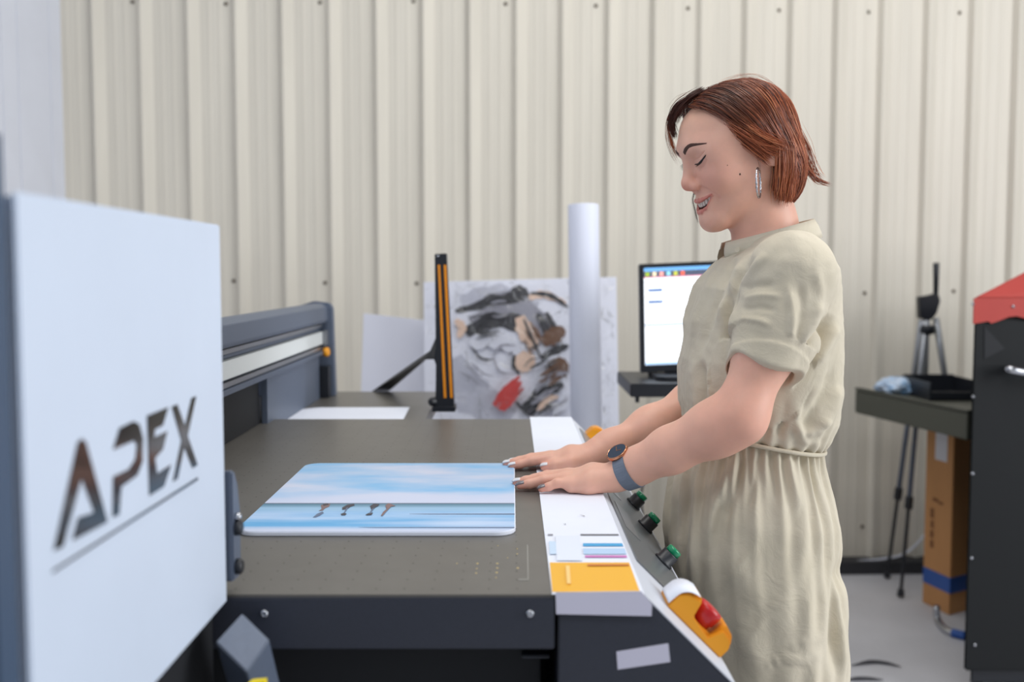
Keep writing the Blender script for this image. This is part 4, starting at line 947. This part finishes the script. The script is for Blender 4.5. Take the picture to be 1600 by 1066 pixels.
def snap(p, off):
    for _ in range(4):
        e = .001; d0 = hair_shell(p); G = np.stack([hair_shell(p + np.eye(3)[a] * e) - d0 for a in range(3)], -1) / e; G /= np.linalg.norm(G, axis=1)[:, None] + 1e-9; p = p - G * (d0 - off)[:, None]
    return p, G
cand, _ = snap(cand, np.zeros(len(cand)))
ok = (cand[:, 0] < fh(cand[:, 2]) - .002) & (cand[:, 2] > ub(cand[:, 0]) + .010)
cand = cand[ok][:NS]; NS = len(cand)
offs = rng.uniform(-.003, .0022, NS); P = cand.copy(); path = [P.copy()]; steps = 26; Ls = rng.uniform(.05, .15, NS); hstep = Ls / steps; ph = rng.uniform(0, 6.28, NS)
alive = np.ones(NS, bool); extra = rng.uniform(.0, .012, NS); endk = np.full(NS, steps)
for k in range(steps):
    sgl = np.tanh(P[:, 1] / .02)
    t = np.clip((P[:, 2] - .0) / .08, 0, 1); fr = np.clip((P[:, 0] + .03) / .09, 0, 1)
    D = np.stack((-.30 - .34 * fr, sgl * .85 * t, np.full(NS, -.86)), 1)
    D[:, 0] += .10 * np.sin(ph + k * .12); D[:, 2] += .08 * np.sin(ph * 1.7 + k * .1)
    low = np.clip((-.055 - P[:, 2]) / .05, 0, 1); D[:, 0] += low * (.35 * (P[:, 0] > -.05) + .0)
    _, G = snap(P, offs) if k == 0 else (None, G)
    D -= G * (D * G).sum(1)[:, None]; D /= np.linalg.norm(D, axis=1)[:, None] + 1e-9
    P2 = P + D * hstep[:, None]; P2, G = snap(P2, offs + .0012 * np.sin(ph + k * .15))
    out = ((P2[:, 0] > fh(P2[:, 2]) + .012) | (P2[:, 2] < ub(P2[:, 0]) - extra)) & alive
    endk[out] = np.minimum(endk[out], k + 1); alive &= ~out; P = np.where(alive[:, None], P2, P); path.append(P.copy())
path = np.stack(path, 1)                                   # NS, steps+1, 3
def strands(paths, radii, cols, name):
    V = []; Q_ = []; CC = []; base = 0
    for pth, r, c in zip(paths, radii, cols):
        n = len(pth)
        if n < 3: continue
        t = np.gradient(pth, axis=0); t /= np.linalg.norm(t, axis=1)[:, None] + 1e-9; h_ = pth / (np.linalg.norm(pth, axis=1)[:, None] + 1e-9)
        a = np.cross(t, h_); a /= np.linalg.norm(a, axis=1)[:, None] + 1e-9; b = np.cross(t, a); k = np.linspace(0, 1, n); w = (r * np.minimum(1, .35 + 3 * k) * np.clip((1.02 - k) * 4, .12, 1))[:, None]
        ring = np.stack((pth + a * w, pth - a * w * .5 + b * w * .7, pth - a * w * .5 - b * w * .7), 1).reshape(-1, 3); V.append(ring)
        i = np.arange(n - 1)[:, None] * 3 + base; j = np.arange(3)[None]
        Q_.append(np.stack((i + j, i + (j + 1) % 3, i + 3 + (j + 1) % 3, i + 3 + j), -1).reshape(-1, 4)); CC.append(np.tile(c, (n * 3, 1))); base += n * 3
    return hw(np.vstack(V)), np.vstack(Q_), np.vstack(CC)
paths = [path[i, :endk[i] + 1:2] if endk[i] > 9 else path[i, :max(2, endk[i] + 1)] for i in range(NS)]
pal = np.array([L3((162, 88, 58)), L3((186, 108, 72)), L3((132, 70, 48)), L3((82, 45, 35)), L3((208, 134, 92))]); wts = np.array((.36, .2, .24, .14, .06))
ci = rng.choice(5, NS, p=wts); cols = pal[ci] * rng.uniform(.8, 1.2, (NS, 1))
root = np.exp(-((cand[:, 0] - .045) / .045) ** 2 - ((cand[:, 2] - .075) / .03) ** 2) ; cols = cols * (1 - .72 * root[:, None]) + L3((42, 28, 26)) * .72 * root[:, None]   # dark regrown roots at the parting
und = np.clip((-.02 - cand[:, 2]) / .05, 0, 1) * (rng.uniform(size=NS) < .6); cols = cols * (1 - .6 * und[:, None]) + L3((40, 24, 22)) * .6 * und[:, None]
radii = rng.uniform(.00035, .00065, NS)
# loose locks: far fringe, cheek wisps, flyaways, flicked ends
def lock(pts, n, spread, r=.0005, col=0):
    for _ in range(n):
        p = np.array(pts, float) + rng.normal(size=3) * spread + rng.normal(size=(len(pts), 3)) * spread * .45 * np.linspace(.2, 1, len(pts))[:, None]
        paths.append(spline(p, 5)); rr.append(r * rng.uniform(.7, 1.3)); cc.append(pal[rng.choice(5, p=(.3, .3, .15, .1, .15)) if col == 0 else 3] * rng.uniform(.85, 1.2))
rr = []; cc = []
lock([(.066, -.012, .088), (.092, -.024, .078), (.1015, -.034, .060), (.1035, -.038, .036), (.101, -.038, .010)], 40, .0016, .0003)
lock([(.064, .0, .090), (.088, -.012, .082), (.099, -.026, .064), (.097, -.036, .040)], 120, .0026, .0005, 1)
lock([(.050, .006, .093), (.074, .006, .087), (.090, -.006, .077), (.096, -.024, .062)], 160, .003, .0005, 1)
lock([(.066, -.004, .090), (.098, -.022, .074), (.108, -.036, .048), (.106, -.042, .020), (.102, -.040, .0)], 12, .002, .0002)
lock([(.024, .070, -.006), (.020, .072, -.036), (.024, .069, -.060), (.030, .063, -.078)], 3, .0010, .0002, 1)
lock([(.044, .060, .024), (.030, .070, .0), (.016, .0745, -.020), (.006, .076, -.036)], 150, .0042, .0004)
lock([(.040, .062, .034), (.024, .073, .012), (.006, .079, -.010), (-.014, .081, -.024)], 260, .0055, .0005)
lock([(.046, .058, .040), (.040, .064, .018), (.030, .069, .0)], 120, .004, .0003)
lock([(-.016, .078, -.026), (-.010, .075, -.052), (-.004, .068, -.076), (-.002, .058, -.094)], 260, .0042, .0005)
lock([(-.030, .078, -.030), (-.024, .075, -.060), (-.016, .066, -.085), (-.014, .056, -.102)], 200, .0042, .0005)
lock([(-.060, .03, -.050), (-.072, .03, -.074), (-.084, .028, -.090), (-.100, .026, -.100)], 30, .002, .0004)
lock([(-.070, .02, .0), (-.078, .02, -.035), (-.080, .02, -.070), (-.088, .018, -.088)], 60, .005, .0004)
lock([(.02, .0, .094), (-.02, .0, .096), (-.05, .0, .082), (-.076, .0, .045), (-.084, 0, -.01)], 16, .004, .0002)
lock([(.05, -.01, .093), (.075, -.02, .092), (.094, -.03, .080)], 12, .004, .0002)
lock([(.082, -.046, -.045), (.0965, -.036, -.062), (.0995, -.031, -.078), (.1015, -.028, -.099)], 9, .0006, .0003, 1)
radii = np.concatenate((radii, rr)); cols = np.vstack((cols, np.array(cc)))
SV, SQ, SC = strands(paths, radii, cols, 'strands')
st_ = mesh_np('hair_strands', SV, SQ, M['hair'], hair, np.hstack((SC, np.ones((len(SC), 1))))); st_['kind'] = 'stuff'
# earring
ec_ = at(1185, 286, 1.508); V = []; Fc = []
ax1 = np.array((.36, .93, 0)); ax1 /= np.linalg.norm(ax1); ax2 = np.array((-.05, 0, 1.0)); n1, n2 = 60, 8
for i in range(n1):
    t = 2 * math.pi * i / n1; c = ec_ + (ax1 * math.cos(t) + ax2 * math.sin(t)) * .0215; o_ = (ax1 * math.cos(t) + ax2 * math.sin(t)); z_ = np.cross(ax1, ax2)
    r = .0013 + .0004 * math.sin(i * 2.1)
    for j in range(n2): a = 2 * math.pi * j / n2; V.append(c + (o_ * math.cos(a) + z_ * math.sin(a)) * r)
for i in range(n1):
    for j in range(n2): Fc.append((i * n2 + j, i * n2 + (j + 1) % n2, ((i + 1) % n1) * n2 + (j + 1) % n2, ((i + 1) % n1) * n2 + j))
mk('hoop_earring', V, Fc, M['steel'], person, True)
# wrist watch on her left wrist
wa = (AL[-1] - AL[-3]); wa /= np.linalg.norm(wa); wc_ = AL[-1] - wa * .004
ua = np.array((0, -.30, 1.0)); ua -= wa * (ua @ wa); ua /= np.linalg.norm(ua); sa = np.cross(wa, ua)
M['strap'] = mat('grey_leather', (112, 122, 138), .55, var=.05, vscale=60); M['rose'] = mat('rose_gold', (214, 150, 116), .22, 1.0); M['dial'] = mat('dark_dial', (52, 64, 82), .2)
def wrist_r(th, x):
    c = wc_ + wa * x; dirv = ua * math.cos(th) + sa * math.sin(th); ts = np.linspace(.045, .010, 90); d = smin(smin(bl(c + ts[:, None] * dirv), bhl(c + ts[:, None] * dirv), .014), np.full(90, .3), .01); k = np.argmax(d < 0); return ts[k]
V = []; Fc = []; ng = 48; xs_ = (-.0095, -.0095, .0078, .0078)
for i in range(ng):
    th = 2 * math.pi * i / ng; dirv = ua * math.cos(th) + sa * math.sin(th); r0 = wrist_r(th, -.006); r1 = wrist_r(th, .006)
    for x, r in ((-.0095, r0 - .0005), (-.0095, r0 + .0018), (.0095, r1 + .0018), (.0095, r1 - .0005)): V.append(wc_ + wa * x + dirv * r)
for i in range(ng):
    for j in range(4): Fc.append((i * 4 + j, i * 4 + (j + 1) % 4, ((i + 1) % ng) * 4 + (j + 1) % 4, ((i + 1) % ng) * 4 + j))
watch = mk('wrist_watch', V, Fc, M['strap'], person, False); watch['label'] = 'grey strap watch with a dark round dial'
dn = ua * .92 + np.array((0, -.25, 0)); dn /= np.linalg.norm(dn); dc = wc_ + ua * (wrist_r(0, 0) + .001)
lathe('watch_case', dc, dn, [(.0150, 0), (.0168, .0012), (.0172, .0040), (.0166, .0062), (.0152, .0066), (.0150, .0058)], M['rose'], watch, 40)
lathe('watch_dial', dc + dn * .0040, dn, [(.0150, 0), (.0150, .0022)], M['dial'], watch, 40)
da, db, _ = frame(dn)
for ang_, ln in ((.6, .008), (2.4, .011)):
    v_ = da * math.cos(ang_) + db * math.sin(ang_); w_ = np.cross(dn, v_) * .0005; b_ = dc + dn * .0063; prism('watch_hand', [b_ - w_, b_ + w_, b_ + v_ * ln + w_, b_ + v_ * ln - w_], dn * .0003, M['rose'], watch)

# ------------------------------------------------------------------ dress
YM = 1.60
rows = [(388, 1150, 1272, .070), (402, 1128, 1288, .118), (420, 1112, 1299, .140), (450, 1093, 1302, .150), (500, 1077, 1306, .150), (560, 1066, 1307, .148), (620, 1067, 1305, .142), (655, 1071, 1302, .136), (680, 1075, 1290, .130), (700, 1078, 1276, .124), (730, 1074, 1272, .124)]
R_ = np.array([(at(0, py, YM)[2], at(f, py, YM)[0], at(b, py, YM)[0], w) for py, f, b, w in rows])[::-1]
def sect(z):
    xf = np.interp(z, R_[:, 0], R_[:, 1]); xb = np.interp(z, R_[:, 0], R_[:, 2]); return (xf + xb) / 2, (xb - xf) / 2, np.interp(z, R_[:, 0], R_[:, 3])
bf, bb = at(1070, 657, YM), at(1285, 697, YM)
def zbelt(x): return bf[2] + (x - bf[0]) * (bb[2] - bf[2]) / (bb[0] - bf[0])
CNL = at(1187, 586, 1.440); CNR = np.array((CNL[0] - .01, 3.2 - CNL[1] + .005, CNL[2] + .01)); cnR = None
cn = np.array((-.30, -.48, -.90)); cn /= np.linalg.norm(cn)
def cuffed(P, S_, Cc, cn):
    d = chain(P, [S_ + np.array((-.004, 0, .006)), S_ * .5 + Cc * .5 + np.array((.004, 0, 0)), Cc + cn * .02], [.060, .0570, .0500], .02)
    h_ = (P - Cc) @ cn
    d = d - .0030 / (1 + np.exp(-(h_ + .021) / .0008))                      # turned-up cuff stands proud
    q_ = P - Cc; th = np.arctan2(q_[:, 1], q_[:, 0])
    h2 = h_ + .006 * np.sin(2 * th + 1.2) - .004 * np.sin(3 * th)
    d = smax(d, h2, .003)
    inner = rc(P, Cc - cn * .012, Cc + cn * .08, .0452, .0490)
    return smax(d, -inner, .002)
def bodice_sdf(P):
    cx_, a, b = sect(P[:, 2]); dx = np.abs(P[:, 0] - cx_) / a; dy = np.abs(P[:, 1] - YM) / b
    d = ((dx ** 2.25 + dy ** 2.25) ** (1 / 2.25) - 1) * np.minimum(a, b)
    d = smax(d, P[:, 2] - (R_[-1, 0] + .004), .03)
    for S_ in (SHL, SHR): d = smin(d, rc(P, NB + np.array((.010, 0, -.022)), S_ + np.array((.0, 0, .004)), .060, .060), .03)
    d = smax(d, zbelt(P[:, 0]) - .004 - P[:, 2], .012)
    s1 = cuffed(P, SHL, CNL, cn); s2 = cuffed(P, SHR, CNR, cn * np.array((1, -1, 1))); d = smin(d, np.minimum(s1, s2), .007)
    # opening at the neck and the armholes keep clear of skin
    nk_ = rc(P, NB * .75 + NK0 * .25 + np.array((-.004, 0, -.018)), NK0, .056, .052); d = smax(d, -nk_, .006)
    vn = rc(P, at(1150, 372, YM), at(1133, 412, YM), .022, .004); d = smax(d, -vn, .004)
    return d
DV, DQ = surface(boxed(bodice_sdf, (.15, 1.30, .98), (.66, 1.92, 1.48), .3), (.16, 1.33, 1.0), (.64, 1.88, 1.46), .0030, 1)
def crease_disp(V, creases):
    px, py = topix(np.stack((V[:, 0], np.where(V[:, 1] > YM, 2 * YM - V[:, 1], V[:, 1]), V[:, 2]), 1)); p = np.stack((px, py), 1); out = np.zeros(len(V))
    for pts, amp, w in creases:
        L_ = spline(np.array(pts, float), 6); n = len(L_); best = np.full(len(V), 1e9); tt_ = np.zeros(len(V))
        for i in range(n - 1):
            a, b = L_[i], L_[i + 1]; ab = b - a; t = np.clip((p - a) @ ab / (ab @ ab), 0, 1); dd = np.linalg.norm(p - a - t[:, None] * ab, axis=1); m = dd < best; best[m] = dd[m]; tt_[m] = ((i + t) / (n - 1))[m]
        tap = np.clip(np.sin(np.pi * np.clip(tt_, .02, .98)) * 1.6, 0, 1); out += amp * tap * np.exp(-(best / w) ** 2)
    return out
cre = [([(1150, 400), (1128, 450), (1108, 505), (1092, 560)], -.005, 6), ([(1165, 398), (1140, 455), (1120, 505)], .005, 6), ([(1180, 398), (1152, 450), (1138, 500)], -.004, 5),
       ([(1200, 395), (1172, 428), (1155, 470)], .004, 6), ([(1120, 420), (1098, 470), (1080, 530)], .004, 6), ([(1128, 505), (1134, 560), (1128, 620)], -.007, 6),
       ([(1140, 440), (1136, 500), (1137, 555)], -.008, 5), ([(1150, 470), (1146, 520), (1142, 560)], .005, 6),
       ([(1095, 560), (1100, 610), (1098, 660)], -.006, 6), ([(1110, 570), (1112, 620), (1108, 670)], .005, 6), ([(1084, 560), (1085, 610), (1088, 660)], .004, 5), ([(1122, 600), (1120, 640), (1116, 680)], -.005, 5),
       ([(1160, 452), (1185, 446), (1212, 444)], -.0028, 5), ([(1160, 468), (1190, 462), (1222, 464)], .0028, 5), ([(1156, 484), (1186, 480), (1215, 486)], -.003, 5), ([(1154, 500), (1180, 500), (1205, 508)], .003, 5), ([(1150, 518), (1175, 520), (1196, 530)], -.003, 5),
       ([(1230, 440), (1238, 490), (1236, 545)], .003, 6), ([(1248, 440), (1254, 490), (1240, 560)], -.003, 6), ([(1275, 420), (1282, 460), (1272, 500)], .003, 8),
       ([(1302, 490), (1284, 520), (1262, 548), (1240, 590)], -.011, 8), ([(1308, 505), (1292, 540), (1268, 575)], .006, 8), ([(1280, 470), (1268, 510), (1248, 548)], .004, 8),
       ([(1306, 560), (1292, 610), (1268, 650), (1248, 690)], -.006, 8), ([(1312, 600), (1300, 640), (1282, 672)], .006, 8), ([(1262, 600), (1256, 640), (1240, 672)], -.004, 10), ([(1228, 620), (1224, 655), (1214, 686)], -.005, 6), ([(1246, 628), (1246, 660), (1256, 684)], .006, 8),
       ([(1290, 652), (1276, 672), (1256, 680)], .005, 8), ([(1240, 660), (1258, 690), (1284, 690)], .003, 7), ([(1205, 640), (1200, 665), (1196, 690)], -.004, 5)]
nr, _ = grad(bodice_sdf, DV, .002); nr /= np.linalg.norm(nr, axis=1)[:, None] + 1e-9
def vnoise(P, sc, seed):
    r_ = np.random.default_rng(seed); out = np.zeros(len(P))
    for _ in range(10):
        k_ = r_.normal(size=3); k_ /= np.linalg.norm(k_); out += np.sin(P @ k_ * sc * r_.uniform(.6, 1.5) * 6.28 + r_.uniform(0, 6.28) + 1.5 * np.sin(P @ r_.normal(size=3) * sc * 2.2))
    return out / 3.2
fine = .0006 * vnoise(DV * np.array((1.4, 1.4, .7)), 18, 3) + .0003 * vnoise(DV, 38, 5)
gather = np.exp(-np.maximum(DV[:, 2] - zbelt(DV[:, 0]), 0) / .03) * .0030 * np.sin(np.arctan2(DV[:, 1] - YM, DV[:, 0] - .38) * 34)
hcl = np.where(DV[:, 1] < YM, (DV - CNL) @ cn, (DV - CNR) @ (cn * np.array((1, -1, 1)))); nearc = (np.linalg.norm(DV - CNL, axis=1) < .085) | (np.linalg.norm(DV - CNR, axis=1) < .085); keep = ~(nearc & (hcl > -.05))
DV = DV + nr * ((crease_disp(DV, cre) * 1.45 + fine + gather) * np.where(keep, 1, .18))[:, None]
def cloth_mat(name, rgb, rgb2):
    m = mat(name, rgb, .82, rgb2=rgb2, vscale=9, spec=.2, detail=5); nt = m.node_tree; N = nt.nodes; L = nt.links; b = N['Principled BSDF']
    b.inputs['Sheen Weight'].default_value = .12; tc = N.new('ShaderNodeTexCoord')
    n1 = N.new('ShaderNodeTexNoise'); n1.inputs['Scale'].default_value = 26; n1.inputs['Detail'].default_value = 6; n1.inputs['Distortion'].default_value = 1.6; L.new(tc.outputs['Object'], n1.inputs[0])
    n2 = N.new('ShaderNodeTexNoise'); n2.inputs['Scale'].default_value = 420; L.new(tc.outputs['Object'], n2.inputs[0])
    b1 = N.new('ShaderNodeBump'); b1.inputs['Strength'].default_value = .35; b1.inputs['Distance'].default_value = .005; L.new(n1.outputs['Fac'], b1.inputs['Height'])
    b2 = N.new('ShaderNodeBump'); b2.inputs['Strength'].default_value = .25; b2.inputs['Distance'].default_value = .0006; L.new(n2.outputs['Fac'], b2.inputs['Height']); L.new(b1.outputs[0], b2.inputs['Normal']); L.new(b2.outputs[0], b.inputs['Normal']); return m
M['dress'] = cloth_mat('beige_cotton', (204, 194, 172), (214, 204, 184)); M['dress_in'] = mat('beige_cotton_lining', (150, 136, 112), .85)
dress = mesh_np('dress', DV, DQ, M['dress'], person); dress['label'] = 'beige short-sleeved cotton dress with a tied waist'
# skirt
srows = [(690, 1076, 1276, .122), (715, 1068, 1280, .130), (760, 1052, 1294, .150), (800, 1044, 1301, .165), (860, 1038, 1304, .178), (930, 1044, 1310, .190), (1066, 1058, 1312, .205), (1350, 1070, 1322, .225), (1560, 1074, 1345, .245)]
S2 = np.array([(at(0, py, YM)[2], at(f, py, YM)[0], at(b, py, YM)[0], w) for py, f, b, w in srows])[::-1]
NT, NR = 420, 150; zb_ = S2[0, 0]; V = np.zeros((NR, NT, 3)); th = np.linspace(0, 2 * np.pi, NT, endpoint=False)
for k in range(NR):
    v = k / (NR - 1); zc = S2[-1, 0] + (zb_ - S2[-1, 0]) * v
    a0 = np.interp(zc, S2[:, 0], S2[:, 1]); a1 = np.interp(zc, S2[:, 0], S2[:, 2]); b_ = np.interp(zc, S2[:, 0], S2[:, 3]); cx_, a_ = (a0 + a1) / 2, (a1 - a0) / 2
    g1 = math.exp(-v * 14); g2 = 1 - math.exp(-v * 9)
    dr = .0042 * g1 * np.sin(46 * th + 2 * np.sin(3 * th)) + .0075 * min(1, v * 10) * math.exp(-v * 8.0) * np.sin(27 * th + 1.6 * np.sin(2 * th + 1)) + g2 * (.0034 * np.sin(13 * th + 1.3 * np.sin(2 * th) + .6 + v * 1.1) + .0022 * np.sin(21 * th + 2.2 * np.sin(th * 2 + 2) - v * 1.4)) * (.45 + .75 * v)
    dr = dr + .0016 * np.sin(9 * th + v * 60 + 4 * np.sin(5 * th)) * g2
    c = np.abs(np.cos(th)) ** (2 / 2.2) * np.sign(np.cos(th)); s = np.abs(np.sin(th)) ** (2 / 2.2) * np.sign(np.sin(th))
    x = cx_ + c * (a_ + dr - .004 * g2); y = YM + s * (b_ + dr)
    tilt = (zbelt(x) - .002 - S2[-1, 0]) * (1 - v)
    V[k] = np.stack((x, y, zc + tilt), 1)
I_ = np.arange(NR - 1)[:, None] * NT; J = np.arange(NT)[None]; SQd = np.stack((I_ + J, I_ + NT + J, I_ + NT + (J + 1) % NT, I_ + (J + 1) % NT), -1).reshape(-1, 4)
V = V.reshape(-1, 3)
scre = [([(1140, 730), (1120, 790), (1100, 860)], .006, 9), ([(1165, 705), (1150, 760), (1135, 820)], -.007, 6), ([(1150, 705), (1132, 760), (1116, 800)], .006, 7), ([(1182, 705), (1180, 750), (1172, 800)], -.006, 5), ([(1205, 705), (1212, 750), (1216, 790)], -.006, 6), ([(1228, 706), (1240, 750), (1252, 800)], .005, 7), ([(1250, 706), (1266, 760), (1276, 820)], -.004, 6),
        ([(1312, 870), (1306, 940), (1300, 1060)], -.010, 8), ([(1316, 900), (1314, 980), (1318, 1060)], .006, 8), ([(1190, 1044), (1220, 1032), (1260, 1032), (1290, 1024)], .004, 3), ([(1230, 1012), (1262, 1004), (1290, 996)], .003, 3), ([(1120, 930), (1150, 890), (1185, 850)], .003, 4), ([(1170, 1000), (1200, 960), (1240, 930)], .0025, 5), ([(1080, 760), (1070, 830), (1064, 900)], -.006, 7), ([(1095, 740), (1086, 820), (1080, 900)], .006, 8)]
ctr = np.stack((V[:, 0] - .38, V[:, 1] - YM, np.zeros(len(V))), 1); ctr /= np.linalg.norm(ctr, axis=1)[:, None]
V = V + ctr * crease_disp(V, scre)[:, None]
sk = mesh_np('skirt', V, SQd, M['dress'], dress); md = sk.modifiers.new('s', 'SOLIDIFY'); md.thickness = .0015; md.offset = -1
# belt cord, collar, placket
bp_ = []
for t in np.linspace(0, 2 * np.pi, 90, endpoint=False):
    z = 0.0; x0 = .38 + .1 * math.cos(t); c, s = math.cos(t), math.sin(t)
    cc_, a_, b_ = sect(np.array([zbelt(x0)])); x = cc_[0] + abs(c) ** (2 / 2.25) * np.sign(c) * (a_[0] + .0005); y = YM + abs(s) ** (2 / 2.25) * np.sign(s) * (b_[0] + .001); bp_.append((x, y, zbelt(x) - .003))
bp_.append(bp_[0]); Vb, Fb = sweep_geo(bp_, [.0024] * len(bp_), 8, flat=(1, 1.3)); mk('belt_cord', Vb, Fb, M['dress'], dress, True)
def collar_band():
    V = []; cen = at(1204, 378, YM); tiltv = (at(1128, 395, YM) - at(1276, 362, YM)); n = 80
    a_ = np.linalg.norm(tiltv) / 2; mid = (at(1130, 396, YM) + at(1276, 364, YM)) / 2; e1_ = tiltv / np.linalg.norm(tiltv); upv = np.array((.10, 0, 1.0)); upv -= e1_ * (upv @ e1_); upv /= np.linalg.norm(upv)
    for i in range(n):
        t = math.radians(14) + (2 * math.pi - math.radians(28)) * i / (n - 1); r0 = mid + e1_ * math.cos(t) * a_ + np.array((0, 1, 0)) * math.sin(t) * -.066
        nn = (r0 - mid) / np.linalg.norm(r0 - mid); hgt = .019 - .003 * math.cos(t)
        for s_, o_ in ((-.008, .003), (0, .0028), (hgt * .5, .0005), (hgt, -.0035)): V.append(r0 + upv * s_ + nn * o_)
    Fc = [(i * 4 + k, i * 4 + k + 1, i * 4 + k + 5, i * 4 + k + 4) for i in range(n - 1) for k in range(3)]
    o = mk('collar', V, Fc, M['dress'], dress, True); m_ = o.modifiers.new('s', 'SOLIDIFY'); m_.thickness = .002; m_.offset = 0; return V
cv = collar_band()
pA, pB = at(1127, 386, 1.575), at(1152, 384, 1.575)
prism('placket_flap', [at(1124, 390, 1.612), at(1140, 384, 1.612), at(1152, 388, 1.612), at(1144, 410, 1.612), at(1124, 418, 1.612), at(1121, 402, 1.612)], (0, .0025, 0), M['dress_in'], dress, .0006)
lathe('button', at(1152, 391, 1.545), (-.5, -1, .3), [(.0045, 0), (.0048, .001), (.0045, .002), (.003, .0016)], M['dress'], dress, 16)
# shoes
M['shoe'] = mat('white_shoe', (214, 212, 208), .5)
for F_, sg in ((FL, -1), (FR, 1)):
    def shoe(P, F_=F_, sg=sg):
        d = chain(P, [np.array((F_[0] + .03, F_[1], .045)), np.array((F_[0] - .05, F_[1] + sg * .006, .040)), np.array((F_[0] - .13, F_[1] + sg * .015, .034))], [.043, .043, .040], .02)
        return smax(smax(d, .001 - P[:, 2], .004), P[:, 2] - .075, .006)
    v_, q_ = surface(shoe, (F_[0] - .2, F_[1] - .08, -.01), (F_[0] + .1, F_[1] + .08, .1), .005, 1); mesh_np('shoe', v_, q_, M['shoe'], person)
